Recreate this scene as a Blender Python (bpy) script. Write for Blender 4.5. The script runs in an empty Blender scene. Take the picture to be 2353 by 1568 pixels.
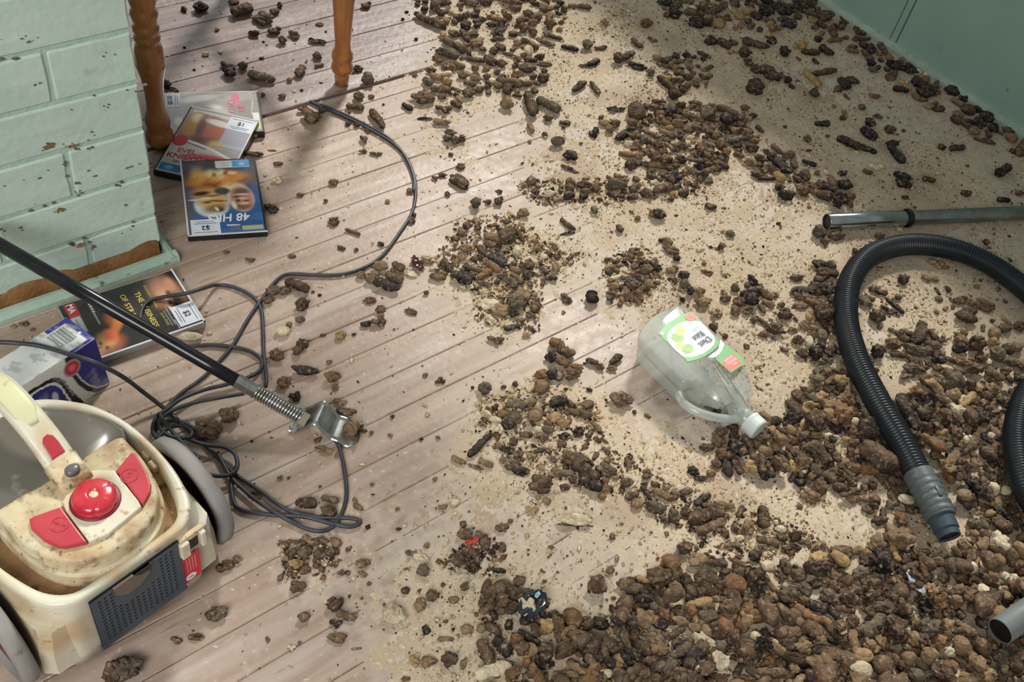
import bpy, bmesh, math, random
import numpy as np
from mathutils import Vector, Matrix, Euler, noise
random.seed(7); rng = np.random.default_rng(7)
S = bpy.context.scene; COL = S.collection
PI = math.pi
# ---------------------------------------------------------------- camera
FPX, CAMH = 2350.0, 1.27
pit, rol, yaw = math.radians(47.2), math.radians(12.7), math.radians(46.9)
_r = Vector((1,0,0)); _w = Vector((0,math.cos(pit),-math.sin(pit))); _u = Vector((0,math.sin(pit),math.cos(pit)))
_r2 = _r*math.cos(rol)+_u*math.sin(rol); _u2 = _u*math.cos(rol)-_r*math.sin(rol)
RZ = Matrix.Rotation(-yaw, 3, 'Z')
CR, CU, CW = RZ@_r2, RZ@_u2, RZ@_w
cam = bpy.data.cameras.new('camera'); camo = bpy.data.objects.new('camera', cam); COL.objects.link(camo)
cam.sensor_width = 36; cam.lens = 36*FPX/2353; cam.clip_start = .02
camo.matrix_world = Matrix.Translation((0,0,CAMH)) @ Matrix((CR,CU,-CW)).transposed().to_4x4()
S.camera = camo
# ---------------------------------------------------------------- light
W = bpy.data.worlds.new('world'); S.world = W; W.use_nodes = True
W.node_tree.nodes['Background'].inputs[0].default_value = (.87,.94,.93,1)
W.node_tree.nodes['Background'].inputs[1].default_value = .25
sl = bpy.data.lights.new('daylight', 'SUN'); so = bpy.data.objects.new('daylight', sl); COL.objects.link(so)
sl.energy = 3.25; sl.angle = math.radians(8); sl.color = (1,.955,.885)
SUN_AZ, SUN_EL = math.radians(41), math.radians(43)
so.rotation_euler = Vector((math.cos(SUN_AZ)*math.cos(SUN_EL), math.sin(SUN_AZ)*math.cos(SUN_EL), math.sin(SUN_EL))).to_track_quat('Z','Y').to_euler()
al = bpy.data.lights.new('window_daylight', 'AREA'); ao = bpy.data.objects.new('window_daylight', al); COL.objects.link(ao)
al.shape = 'RECTANGLE'; al.size = 1.6; al.size_y = 1.3; al.energy = 7; al.color = (.86,.95,1)
ao.location = (1.3,3.9,1.6); ao.rotation_euler = (Vector((1.3,3.9,1.6))-Vector((.9,1.5,0))).to_track_quat('Z','Y').to_euler()
a2 = bpy.data.lights.new('room_fill', 'AREA'); o2 = bpy.data.objects.new('room_fill', a2); COL.objects.link(o2)
a2.shape = 'RECTANGLE'; a2.size = 1.2; a2.size_y = 1.0; a2.energy = 9; a2.color = (1,.98,.95); a2.spread = 1.3  # unseen fill lamp added to brighten the brick wall and vacuum
o2.location = (-1.1,-.3,1.7); o2.rotation_euler = (Vector((-1.1,-.3,1.7))-Vector((.3,.95,.1))).to_track_quat('Z','Y').to_euler()
S.view_settings.view_transform = 'Standard'; S.view_settings.look = 'None'; S.view_settings.gamma = 1
S.view_settings.use_curve_mapping = False; S.view_settings.exposure = 0.0
# ---------------------------------------------------------------- helpers
def ray(x, y): return CR*((x-1176.5)/FPX) - CU*((y-784)/FPX) + CW
def at(x, y, z=0.0):
    d = ray(x,y); return Vector((0,0,CAMH)) + d*((z-CAMH)/d.z)
def px(p):
    d = Vector(p)-Vector((0,0,CAMH)); k = d.dot(CW); return (1176.5+FPX*d.dot(CR)/k, 784-FPX*d.dot(CU)/k)
def mpp(p): return (Vector(p)-Vector((0,0,CAMH))).dot(CW)/FPX      # metres per pixel at p
def lin(c):
    return tuple(((v/255)/12.92 if v/255 <= .04045 else ((v/255+.055)/1.055)**2.4) for v in c[:3])
def L4(c): return lin(c)+(1,)
MATS = {}
def mat(name, c, rough=.6, metal=0., c2=None, ns=20., nstretch=None, bump=0., bs=60., spots=None, rnd=0., alpha=1., spec=.5, attr=None, coat=0., dusty=None, toptint=None):
    """procedural principled material: two colour noise, optional dirt spots, optional bump"""
    if name in MATS: return MATS[name]
    m = bpy.data.materials.new(name); m.use_nodes = True; MATS[name] = m
    nt = m.node_tree; N = nt.nodes; K = nt.links; b = N['Principled BSDF']
    b.inputs['Roughness'].default_value = rough; b.inputs['Metallic'].default_value = metal
    b.inputs['Specular IOR Level'].default_value = spec; b.inputs['Coat Weight'].default_value = coat
    geo = N.new('ShaderNodeNewGeometry'); vec = geo.outputs['Position']
    if nstretch:
        mp = N.new('ShaderNodeMapping'); K.new(vec, mp.inputs[0]); mp.inputs['Scale'].default_value = nstretch; svec = mp.outputs[0]
    else: svec = vec
    if attr:
        a = N.new('ShaderNodeVertexColor'); a.layer_name = attr; col = a.outputs[0]
    else:
        r = N.new('ShaderNodeRGB'); r.outputs[0].default_value = L4(c); col = r.outputs[0]
    def mix(fac, A, B, mode='MIX'):
        x = N.new('ShaderNodeMix'); x.data_type = 'RGBA'; x.blend_type = mode
        K.new(fac, x.inputs[0]) if not isinstance(fac, float) else setattr(x.inputs[0], 'default_value', fac)
        for s, i in ((A,6),(B,7)):
            K.new(s, x.inputs[i]) if hasattr(s,'links') else setattr(x.inputs[i], 'default_value', s)
        return x.outputs[2]
    def nz(scale, v, lo, hi, det=5.):
        n = N.new('ShaderNodeTexNoise'); n.inputs['Scale'].default_value = scale; n.inputs['Detail'].default_value = det; K.new(v, n.inputs[0])
        mr = N.new('ShaderNodeMapRange'); mr.inputs[1].default_value = lo; mr.inputs[2].default_value = hi; K.new(n.outputs[0], mr.inputs[0]); return mr.outputs[0], n.outputs[0]
    if c2: col = mix(nz(ns, svec, .35, .65)[0], col, L4(c2))
    for (sc, s, lo, hi) in (spots or []): col = mix(nz(s, svec if nstretch and s < 15 else vec, lo, hi, 6.)[0], col, L4(sc))
    if dusty:
        va = N.new('ShaderNodeVertexColor'); va.layer_name='dust'; n1 = nz(55., vec, .38, .62, 8.)[0]; n2 = nz(7., vec, .3, .7, 4.)[0]
        def ma(op,a,b_):
            q=N.new('ShaderNodeMath'); q.operation=op
            for i_,z_ in ((0,a),(1,b_)): K.new(z_,q.inputs[i_]) if hasattr(z_,'links') else setattr(q.inputs[i_],'default_value',z_)
            return q.outputs[0]
        t_ = ma('ADD', ma('MULTIPLY', va.outputs[0], 1.25), ma('ADD', ma('MULTIPLY', n1, .45), ma('MULTIPLY', n2, .35)))
        mr = N.new('ShaderNodeMapRange'); mr.inputs[1].default_value=.55; mr.inputs[2].default_value=1.5; mr.inputs[4].default_value=.92; K.new(t_, mr.inputs[0]); dfac = mr.outputs[0]
        _pre = True
    if toptint:
        sx = N.new('ShaderNodeSeparateXYZ'); K.new(geo.outputs['Normal'], sx.inputs[0]); m1 = N.new('ShaderNodeMapRange'); m1.inputs[1].default_value=.25; m1.inputs[2].default_value=1.; m1.inputs[4].default_value=toptint[1]; K.new(sx.outputs[2], m1.inputs[0])
        m2 = N.new('ShaderNodeMath'); m2.operation='MULTIPLY'; K.new(m1.outputs[0], m2.inputs[0]); K.new(nz(90., vec, .35, .65, 6.)[0], m2.inputs[1]); col = mix(m2.outputs[0], col, L4(toptint[0]))  # tints faces that point upward, broken up by noise
    if rnd:
        oi = N.new('ShaderNodeObjectInfo'); mr = N.new('ShaderNodeMapRange'); mr.inputs[3].default_value = 1-rnd; mr.inputs[4].default_value = 1+rnd
        K.new(oi.outputs['Random'], mr.inputs[0])
        cb = N.new('ShaderNodeCombineColor'); [K.new(mr.outputs[0], cb.inputs[i]) for i in range(3)]
        col = mix(1., col, cb.outputs[0], 'MULTIPLY')
    if dusty:
        col = mix(dfac, col, L4(dusty)); rr=N.new('ShaderNodeMapRange'); rr.inputs[3].default_value=rough; rr.inputs[4].default_value=.9; K.new(dfac,rr.inputs[0]); K.new(rr.outputs[0],b.inputs['Roughness'])
    K.new(col, b.inputs['Base Color'])
    if bump:
        _, h = nz(bs, vec, 0, 1, 4.)
        bp = N.new('ShaderNodeBump'); bp.inputs['Strength'].default_value = bump; bp.inputs['Distance'].default_value = .004; K.new(h, bp.inputs['Height']); K.new(bp.outputs[0], b.inputs['Normal'])
    if alpha < 1:
        t = N.new('ShaderNodeBsdfTransparent'); mx = N.new('ShaderNodeMixShader'); mx.inputs[0].default_value = alpha
        K.new(t.outputs[0], mx.inputs[1]); K.new(b.outputs[0], mx.inputs[2]); K.new(mx.outputs[0], N['Material Output'].inputs[0])
    return m
def link(name, me, m=None, parent=None, smooth=False, loc=None):
    if isinstance(me, bmesh.types.BMesh):
        d = bpy.data.meshes.new(name); me.to_mesh(d); me.free(); me = d
    o = bpy.data.objects.new(name, me); COL.objects.link(o)
    if m is not None and not me.materials: me.materials.append(m)
    if smooth: me.polygons.foreach_set('use_smooth', [True]*len(me.polygons))
    if parent is not None: o.parent = parent
    if loc is not None: o.location = loc
    return o
def pyd(name, v, f, m=None, parent=None, smooth=False, loc=None):
    me = bpy.data.meshes.new(name); me.from_pydata([tuple(p) for p in v], [], f); me.update()
    return link(name, me, m, parent, smooth, loc)
def tag(o, label=None, cat=None, group=None, kind=None):
    if label: o['label'] = label
    if cat: o['category'] = cat
    if group: o['group'] = group
    if kind: o['kind'] = kind
    return o
def empty(name, M):
    o = bpy.data.objects.new(name, None); COL.objects.link(o); o.matrix_world = M if isinstance(M, Matrix) else Matrix.Translation(M); o.empty_display_size = .05; return o
def box_bm(sx, sy, sz, bev=0., c=(0,0,0), seg=2):
    bm = bmesh.new(); bmesh.ops.create_cube(bm, size=1, matrix=Matrix.Translation(c)@Matrix.Diagonal((sx,sy,sz,1)))
    if bev: bmesh.ops.bevel(bm, geom=bm.edges[:], offset=bev, segments=seg, affect='EDGES', profile=.5)
    return bm
def lathe(prof, n=32):
    """prof: (radius, z) list -> verts, faces"""
    v=[]; f=[]
    for r, z in prof:
        for k in range(n): a=2*PI*k/n; v.append((r*math.cos(a), r*math.sin(a), z))
    for i in range(len(prof)-1):
        for k in range(n): k2=(k+1)%n; f.append((i*n+k, i*n+k2, (i+1)*n+k2, (i+1)*n+k))
    f.append(tuple(range(n))[::-1]); f.append(tuple(range((len(prof)-1)*n, len(prof)*n)))
    return v, f
def loft(rings, cap0=True, cap1=True):
    n=len(rings[0]); v=[p for r in rings for p in r]; f=[]
    for i in range(len(rings)-1):
        for k in range(n): k2=(k+1)%n; f.append((i*n+k, i*n+k2, (i+1)*n+k2, (i+1)*n+k))
    if cap0: f.append(tuple(range(n))[::-1])
    if cap1: f.append(tuple(range((len(rings)-1)*n, len(rings)*n)))
    return v, f
def catmull(P, k=6, closed=False):
    P=[Vector(p) for p in P]; out=[]; n=len(P)
    for i in range(n-1):
        p0=P[max(i-1,0)]; p1=P[i]; p2=P[i+1]; p3=P[min(i+2,n-1)]
        for j in range(k):
            t=j/k; out.append(.5*((2*p1)+(p2-p0)*t+(2*p0-5*p1+4*p2-p3)*t*t+(3*p1-p0-3*p2+p3)*t**3))
    out.append(P[-1]); return out
def tube(path, rad, n=8, cap=True):
    """rad: number or function(i)"""
    v=[]; f=[]; up=Vector((0,0,1)); N=len(path); prev=None
    for i,p in enumerate(path):
        t=(path[min(i+1,N-1)]-path[max(i-1,0)]).normalized()
        if prev is None: a=t.cross(up); a = a if a.length>1e-3 else t.cross(Vector((1,0,0)))
        else: a=prev-t*prev.dot(t)
        a.normalize(); prev=a; b=t.cross(a); r=rad(i) if callable(rad) else rad
        for k in range(n): q=2*PI*k/n; v.append(p+(a*math.cos(q)+b*math.sin(q))*r)
    for i in range(N-1):
        for k in range(n): k2=(k+1)%n; f.append((i*n+k, i*n+k2, (i+1)*n+k2, (i+1)*n+k))
    if cap: f.append(tuple(range(n))[::-1]); f.append(tuple(range((N-1)*n, N*n)))
    return v, f
def slab(poly, z0, z1, bev=0.):
    """poly: list of xy -> extruded bmesh"""
    bm=bmesh.new(); b=[bm.verts.new((x,y,z0)) for x,y in poly]; t=[bm.verts.new((x,y,z1)) for x,y in poly]; n=len(poly)
    bm.faces.new(t); bm.faces.new(b[::-1])
    for k in range(n): bm.faces.new((b[k],b[(k+1)%n],t[(k+1)%n],t[k]))
    bmesh.ops.recalc_face_normals(bm, faces=bm.faces)
    if bev: bmesh.ops.bevel(bm, geom=[e for e in bm.edges if all(abs(q.co.z-z1)<1e-6 for q in e.verts)], offset=bev, segments=2, affect='EDGES', profile=.5)
    return bm
_txt = {}
def text(body, size, m, parent, M, ext=.0001, name='lettering', sx=1., shear=0.):
    cu = bpy.data.curves.new('t','FONT'); cu.body=body; cu.size=size; cu.align_x='CENTER'; cu.align_y='CENTER'; cu.extrude=ext; cu.resolution_u=3; cu.offset=size*.016 if size>.01 else 0; cu.shear=shear
    to = bpy.data.objects.new('t', cu); COL.objects.link(to); bpy.context.view_layer.update()
    me = bpy.data.meshes.new_from_object(to.evaluated_get(bpy.context.evaluated_depsgraph_get()))
    bpy.data.objects.remove(to); bpy.data.curves.remove(cu)
    me.materials.clear(); me.materials.append(m)
    o = bpy.data.objects.new(name, me); COL.objects.link(o); o.parent=parent; o.matrix_local = M@Matrix.Diagonal((sx,1,1,1)); return o
def ss(a, b, x): t=np.clip((x-a)/(b-a),0,1); return t*t*(3-2*t)
def vn(u, v, s, seed=0):
    """cheap smooth pseudo noise 0..1 (numpy)"""
    r=np.random.default_rng(seed); o=np.zeros_like(u); a=1.
    for k in range(5):
        for _ in range(3):
            an=r.uniform(0,2*PI); o+=a*np.sin((u*math.cos(an)+v*math.sin(an))*s*r.uniform(.7,1.3)+r.uniform(0,9)); 
        a*=.6; s*=1.9
    return np.clip(.5+o/7.,0,1)
class Paint:
    """flat print: layered shapes on a unit square, baked to a fine grid of vertex colours"""
    def __init__(s, nx, ny, base, w=1., h=1.):
        s.nx, s.ny, s.w, s.h = nx, ny, w, h
        s.U, s.V = [a.ravel() for a in np.meshgrid(np.linspace(0,1,nx), np.linspace(0,1,ny))]
        s.C = np.tile(np.array(lin(base)), (len(s.U),1))
    def lay(s, m, c): m=np.clip(m,0,1)[:,None]; s.C = s.C*(1-m)+np.array(lin(c))*m; return s
    def ell(s, cx, cy, rx, ry, c, soft=.15, rot=0., amt=1.):
        x=(s.U-cx)*s.w; y=(s.V-cy)*s.h; cr,sr=math.cos(rot),math.sin(rot); X=(x*cr+y*sr)/(rx*s.w); Y=(-x*sr+y*cr)/(ry*s.h)
        return s.lay((1-ss(1-soft,1+soft,np.sqrt(X*X+Y*Y)))*amt, c)
    def rect(s, x0, y0, x1, y1, c, amt=1., e=.004):
        return s.lay(ss(x0-e,x0+e,s.U)*(1-ss(x1-e,x1+e,s.U))*ss(y0-e,y0+e,s.V)*(1-ss(y1-e,y1+e,s.V))*amt, c)
    def line(s, pts, wd, c, amt=1.):
        m=np.zeros(len(s.U))
        for (x0,y0),(x1,y1) in zip(pts[:-1],pts[1:]):
            ax,ay=x0*s.w,y0*s.h; dx,dy=(x1-x0)*s.w,(y1-y0)*s.h; X=s.U*s.w-ax; Y=s.V*s.h-ay
            t=np.clip((X*dx+Y*dy)/(dx*dx+dy*dy+1e-9),0,1); d=np.hypot(X-t*dx,Y-t*dy); m=np.maximum(m,1-ss(wd*.75,wd*1.25,d))
        return s.lay(m*amt,c)
    def poly(s, pts, c, amt=1.):
        ins=np.zeros(len(s.U),bool); n=len(pts)
        for i in range(n):
            x0,y0=pts[i]; x1,y1=pts[(i+1)%n]
            cnd=((y0>s.V)!=(y1>s.V)); xi=(x1-x0)*(s.V-y0)/((y1-y0) if abs(y1-y0)>1e-9 else 1e-9)+x0; ins^=(cnd&(s.U<xi))
        return s.lay(ins*amt, c)
    def noise(s, sc, c, lo=.45, hi=.7, amt=.6, seed=1, sx=1., sy=1.): return s.lay(ss(lo,hi,vn(s.U*s.w*sx,s.V*s.h*sy,sc,seed))*amt, c)
    def build(s, name, parent, P00, P10, P01, rough=.3, P11=None, coat=.3):
        P00,P10,P01=[np.array(p) for p in (P00,P10,P01)]; P11 = P10+P01-P00 if P11 is None else np.array(P11)
        U=s.U[:,None]; V=s.V[:,None]
        co=P00*(1-U)*(1-V)+P10*U*(1-V)+P01*(1-U)*V+P11*U*V
        f=[(j*s.nx+i,j*s.nx+i+1,(j+1)*s.nx+i+1,(j+1)*s.nx+i) for j in range(s.ny-1) for i in range(s.nx-1)]
        me=bpy.data.meshes.new(name); me.from_pydata(co.tolist(),[],f)
        a=me.color_attributes.new('print','FLOAT_COLOR','POINT'); a.data.foreach_set('color', np.hstack([s.C,np.ones((len(s.C),1))]).ravel())
        return link(name, me, mat('printed_surface_%d'%int(rough*100),(255,255,255),rough,attr='print',coat=coat), parent)
# ---------------------------------------------------------------- setting: floor
XW, YB, XB = 2.318, 1.264, .452            # right wall plane, brick face, brick corner
# dust drifts, (x, y, radius, amount) read from the photograph, turned into floor positions
DUST_PX = [(1100,60,130,.9),(1230,30,120,.9),(1060,200,120,.8),(1180,190,120,.9),(1010,330,80,.6),(1280,160,90,.6),(1450,60,150,.8),(1600,60,150,.8),
 (1500,260,140,.9),(1600,330,130,.9),(1450,360,110,.8),(1300,400,110,.6),(1400,450,150,.7),(1560,440,110,.6),(1650,200,140,.8),(1750,120,160,.8),(1850,200,150,.7),
 (1800,350,140,.8),(1900,450,140,.8),(2000,330,150,.6),(2150,420,150,.5),(1200,560,110,1.),(1270,590,80,1.),(1100,640,110,.8),(1150,740,100,.7),(1050,480,80,.4),
 (1450,650,110,.9),(1560,620,100,.8),(1650,650,130,.8),(1780,680,130,.9),(1700,760,100,.9),(1830,820,140,.9),(1900,700,120,.9),(1150,960,120,.8),(1280,960,120,1.),
 (1370,1010,120,1.),(1450,1080,110,1.),(1550,1100,120,1.),(1250,1110,120,.9),(1150,1080,110,.8),(1600,1190,120,.9),(1060,1180,110,.5),(1000,1330,130,.7),(1080,1420,140,.8),
 (1180,1350,110,.9),(980,1480,140,.7),(1150,1520,150,.9),(1300,1520,180,.9),(1500,1450,220,.8),(1700,1400,250,.9),(1700,1200,130,.9),(1850,1180,150,1.),(2000,1250,150,.9),
 (1900,1000,160,1.),(2050,650,150,.8),(2150,750,150,.8),(2100,900,160,.9),(2250,1000,200,.9),(2000,1450,300,.9),(2250,1350,250,.9),(740,1270,80,.5),(700,1330,70,.5),
 (800,980,60,.4),(870,650,80,.5),(850,330,70,.4),(660,700,50,.4),(780,1430,60,.3),(700,380,60,.4),(1750,960,120,.9),(820,1180,60,.4),(1200,1250,80,.4),(2300,600,120,.5),(1330,1140,110,.7),(1000,250,60,.5)]
_db = []
for x,y,r_,a_ in DUST_PX:
    c = at(x,y); _db.append((c.x,c.y,r_*mpp(c)*1.05,a_))
_db = np.array(_db)
def dust(X, Y):
    """0 bare boards .. 1 thick dust (numpy arrays of floor positions)"""
    k = np.ones_like(X)
    for cx,cy,r_,a_ in _db:
        d2=((X-cx)**2+(Y-cy)**2)/(r_*r_); k*=1-a_*np.exp(-d2*1.1)
    r_ = np.clip((X+.35*(1.2-Y)-1.0)/.5,0,1); r_ = r_*r_*(3-2*r_)*.60
    return 1-k*(1-r_)
BOARD_LINES = [.395+.064*k for k in range(-12,18)]+[1.532,1.620,1.708,1.796,1.884,1.972,2.06,2.148,2.236,2.324,2.412,2.5,2.588]
m_board = mat('old_floorboard',(178,156,139),.46,c2=(155,131,113),ns=4,nstretch=(1.,11,1),bump=.2,bs=90,rnd=.05,
              spots=[((186,172,162),2.5,.5,.75),((128,100,80),9.,.62,.80),((206,192,176),110.,.64,.72),((98,78,62),60.,.72,.80),((112,88,72),1.7,.60,.82)],spec=.5,dusty=(204,191,172))
m_board2 = mat('old_floorboard_grey',(144,126,119),.36,c2=(120,101,94),ns=4,nstretch=(1.,11,1),bump=.15,bs=90,rnd=.06,
              spots=[((168,158,152),2.5,.5,.75),((104,84,76),9.,.62,.80),((190,180,168),110.,.66,.73)],spec=.6,dusty=(200,184,160))
floor = pyd('floor',[(-.9,-.6,-.022),(XW+.02,-.6,-.022),(XW+.02,2.75,-.022),(-.9,2.75,-.022)],[(0,1,2,3)],mat('subfloor_gap',(38,28,22),.9))
tag(floor,'worn timber floor of narrow boards running toward the right wall, strewn with dust and debris',kind='structure')
for i,(y0,y1) in enumerate(zip(BOARD_LINES[:-1],BOARD_LINES[1:])):
    g0 = .0045 if abs(y0-1.532)<.002 else random.uniform(.0003,.0009); g1 = .0035 if abs(y1-1.532)<.002 else .0003
    a,b = y0+g0, y1-g1; dz = random.uniform(-.0006,.0004); x0,x1 = -.85, XW+.01
    sec = [(a,-.02),(a,-.0012),(a+.0015,0),((a+b)/2,.0003),(b-.0015,0),(b,-.0012),(b,-.02)]
    NX=260; xs = np.linspace(x0,x1,NX); v=[(x,yy,zz+(dz if zz>-.01 else 0)) for x in xs for yy,zz in sec]
    f=[(j*7+k,j*7+k+1,(j+1)*7+k+1,(j+1)*7+k) for j in range(NX-1) for k in range(6)]
    f += [tuple(range(7)),tuple(range(NX*7-7,NX*7))[::-1]]
    f=[q[::-1] for q in f]
    bo=pyd('floor_board',v,f,m_board2 if y0>=1.53 else m_board,floor); va=np.array(v)
    dd=dust(va[:,0],va[:,1]); at_=bo.data.color_attributes.new('dust','FLOAT_COLOR','POINT'); at_.data.foreach_set('color',np.stack([dd,dd,dd,np.ones_like(dd)],1).ravel())
# dust layer: a real height field, showing only where the drift stands above the boards
m_dust = mat('sandy_dust',(203,187,163),.95,c2=(190,170,143),ns=9,bump=.55,bs=260,spots=[((216,203,180),160.,.55,.7),((150,126,98),120.,.60,.74),((176,156,134),6.,.5,.7)],spec=.1)
gx = np.arange(.15,2.31,.005); gy = np.arange(-.12,2.25,.005); GX,GY = np.meshgrid(gx,gy)
D = dust(GX,GY)
h = D*1.05-.64 + (vn(GX,GY,18,3)-.5)*.5 + (vn(GX,GY,95,4)-.5)*.5 + rng.normal(0,.10,GX.shape)
Z = np.clip(h,-.4,.8)*.0032 + np.where(h>0, rng.normal(0,.0005,GX.shape), 0) - .0001
keep = (h>-.28); ny_,nx_ = GX.shape; c = keep[:-1,:-1]&keep[1:,:-1]&keep[1:,1:]&keep[:-1,1:]
jj,ii = np.nonzero(c); F = np.stack([jj*nx_+ii,jj*nx_+ii+1,(jj+1)*nx_+ii+1,(jj+1)*nx_+ii],1)
used = np.unique(F); rem = -np.ones(nx_*ny_,int); rem[used]=np.arange(len(used))
P = np.stack([GX.ravel(),GY.ravel(),Z.ravel()],1)[used]; F = rem[F]
def np_mesh(name, P, F):
    me=bpy.data.meshes.new(name); k=F.shape[1]; me.vertices.add(len(P)); me.vertices.foreach_set('co',P.astype(np.float32).ravel())
    me.loops.add(F.size); me.loops.foreach_set('vertex_index',F.astype(np.int32).ravel())
    me.polygons.add(len(F)); me.polygons.foreach_set('loop_start',np.arange(0,F.size,k,dtype=np.int32)); me.update(); me.validate(); return me
o = link('dust_layer',np_mesh('dust_layer',P,F),m_dust,smooth=True)
tag(o,'drifts of sandy beige dust lying over the floorboards','dust',kind='stuff')
# ---------------------------------------------------------------- setting: right wall with the window that lights the room
m_teal = mat('teal_paint',(152,182,168),.55,c2=(144,174,160),ns=6,bump=.08,bs=40,spots=[((96,112,100),24.,.70,.76)])
SILL = .74
wr = bpy.data.objects.new('wall_right',None); COL.objects.link(wr); wr.location=(XW,1,0); tag(wr,'teal painted sheet wall on the right, seams vertical',kind='structure')
WI = Matrix.Translation((-XW,-1,0))
def wpart(name, bm, m, p=wr): bmesh.ops.transform(bm,matrix=WI,verts=bm.verts); return link(name,bm,m,p)
for y0,y1 in ((-.6,-.098),(-.09,1.102),(1.124,2.70)):      # wall sheets either side of the narrow cover strip
    wpart('wall_panel',box_bm(.012,y1-y0,SILL,.0015,(XW+.006,(y0+y1)/2,SILL/2)),m_teal)
wpart('cover_strip',box_bm(.010,.016,SILL,.001,(XW+.004,1.113,SILL/2)),m_teal)
wpart('wall_stud',box_bm(.06,3.4,SILL-.01,0,(XW+.045,1.05,SILL/2)),m_teal)
wpart('upper_wall',box_bm(.07,3.4,.4,0,(XW+.036,1.05,2.35)),m_teal)
bb = bpy.data.objects.new('baseboard_right',None); COL.objects.link(bb); bb.location=(XW,1,0); tag(bb,'low pale green moulding along the foot of the right wall',kind='structure')
m_trimg = mat('pale_green_trim',(168,186,168),.5,c2=(150,168,150),ns=30,spots=[((110,112,92),40.,.62,.72)])
prof=[(0,0),(-.015,0),(-.015,.010),(-.012,.017),(-.006,.021),(0,.022)]
v=[(XW+x,y,z) for y in (-.6,2.7) for x,z in prof]; n=6
me=pyd('quarter_round',[Vector(p)+Vector((-XW,-1,0)) for p in v],[(k,(k+1)%n,n+(k+1)%n,n+k) for k in range(n)]+[tuple(range(n))[::-1],tuple(range(n,2*n))],m_trimg,bb)
win = bpy.data.objects.new('window_1',None); COL.objects.link(win); win.location=(XW,1,0); tag(win,'window above the right wall, out of the picture',kind='structure')
m_wf = mat('window_frame_paint',(200,205,195),.5)
wpart('window_sill',box_bm(.11,3.4,.03,.003,(XW+.02,1.05,SILL+.0)),m_wf,win)
# ---------------------------------------------------------------- setting: painted brick wall, left
m_brick = mat('mint_painted_brick',(192,211,199),.55,c2=(181,201,188),ns=7,bump=.35,bs=75,spots=[((196,218,204),3.,.5,.75),((96,96,80),34.,.735,.765),((158,174,156),16.,.66,.78)])
m_mortar = mat('painted_mortar',(174,198,184),.7,c2=(162,188,172),ns=30,bump=.5,bs=120,spots=[((88,84,66),26.,.66,.72)])
m_raw = mat('bare_brown_base',(160,116,70),.8,c2=(128,90,54),ns=26,bump=.6,bs=140,spots=[((160,124,82),45.,.58,.7)])
wl = empty('wall_left',Vector((XB,YB,0))); tag(wl,'mint green painted brick wall end with chipped joints',kind='structure')
def rel(bm): bmesh.ops.transform(bm,matrix=Matrix.Translation((-XB,-YB,0)),verts=bm.verts); return bm
link('wall_core',rel(box_bm(1.2,.8,1.3,0,(XB-.6-.003,YB+.4+.0025,.65+.02))),m_mortar,wl)
Z0=.034; course=.0862
def rough_brick(x0,x1,y0,y1,z0,z1):
    bm=box_bm(x1-x0,y1-y0,z1-z0,.003,((x0+x1)/2,(y0+y1)/2,(z0+z1)/2),1)
    bmesh.ops.subdivide_edges(bm,edges=[e for e in bm.edges if e.calc_length()>.02],cuts=3,use_grid_fill=True)
    for q in bm.verts:
        n_=noise.noise(q.co*30)*.0016+noise.noise(q.co*90)*.0010; q.co += Vector((n_,-n_,n_*.8))
    return rel(bm)
row=0; z=Z0
heights=[.0035,.089,.174,.262,.345,.4305]+[.4305+.0862*k for k in range(1,10)]
for row in range(len(heights)-1):
    z0,z1 = heights[row]+.004, heights[row+1]-.003
    if row==0: z0=.030
    jx=[XB, .333, .093,-.147,-.387,-.627] if row%2==0 else [XB,.213,-.027,-.267,-.507,-.748]
    jo=random.uniform(-.006,.006)
    for x1_,x0_ in zip(jx[:-1],jx[1:]):
        xr = x1_-(0 if x1_==XB else .003-jo); link('brick',rough_brick(x0_+.003+jo,xr,YB-random.uniform(0,.001),YB+.09,z0,z1),m_brick,wl)
    jy=[YB+.105,YB+.345,YB+.585,YB+.79] if row%2==0 else [YB+.105,YB+.225,YB+.465,YB+.705,YB+.79]
    for y0_,y1_ in zip(jy[:-1],jy[1:]): link('brick',rough_brick(XB-.09,XB+.0005,y0_,y1_-.006,z0,z1),m_brick,wl)
bm=box_bm(1.2,.02,.030,0,(XB-.6-.004,YB+.008,.015)); link('bare_base',rel(bm),m_raw,wl)
# ragged strips of missing paint along the foot, and chips on the face
def chip(name, pts, m, y=YB-.0016):
    return pyd(name,[(x-XB,y-YB+random.uniform(-.0003,.0003),z) for x,z in pts]+[(x-XB,y-YB+.004,z) for x,z in pts],
       [tuple(range(len(pts)))]+[(k,len(pts)+k,len(pts)+(k+1)%len(pts),(k+1)%len(pts)) for k in range(len(pts))],m,wl)
xs=np.linspace(-.3,XB-.006,60); top=[(x,.034+.006*math.sin(x*31)+.003*math.sin(x*93)+random.uniform(-.001,.002)) for x in xs]; 
chip('bare_strip',[(x,.014) for x in xs[::-1]]+top,m_raw)
m_chip=mat('chipped_joint',(84,84,72),.9,c2=(120,116,98),ns=90)
def chips(x,z,n,r,lenx=1.):
    for _ in range(n):
        cx,cz=x+random.gauss(0,r*lenx),z+random.gauss(0,r*.35); s=random.uniform(.0004,.0015)
        k=random.randint(5,8); chip('paint_chip',[(cx+math.cos(2*PI*i/k)*s*random.uniform(.6,2.2)*(1+lenx*.3),cz+math.sin(2*PI*i/k)*s*random.uniform(.5,1.2)) for i in range(k)],m_chip,YB-.0022)
def ptw(x,y):
    d=ray(x,y); t=YB/d.y; p=Vector((0,0,CAMH))+d*t; return p.x,p.z
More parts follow.
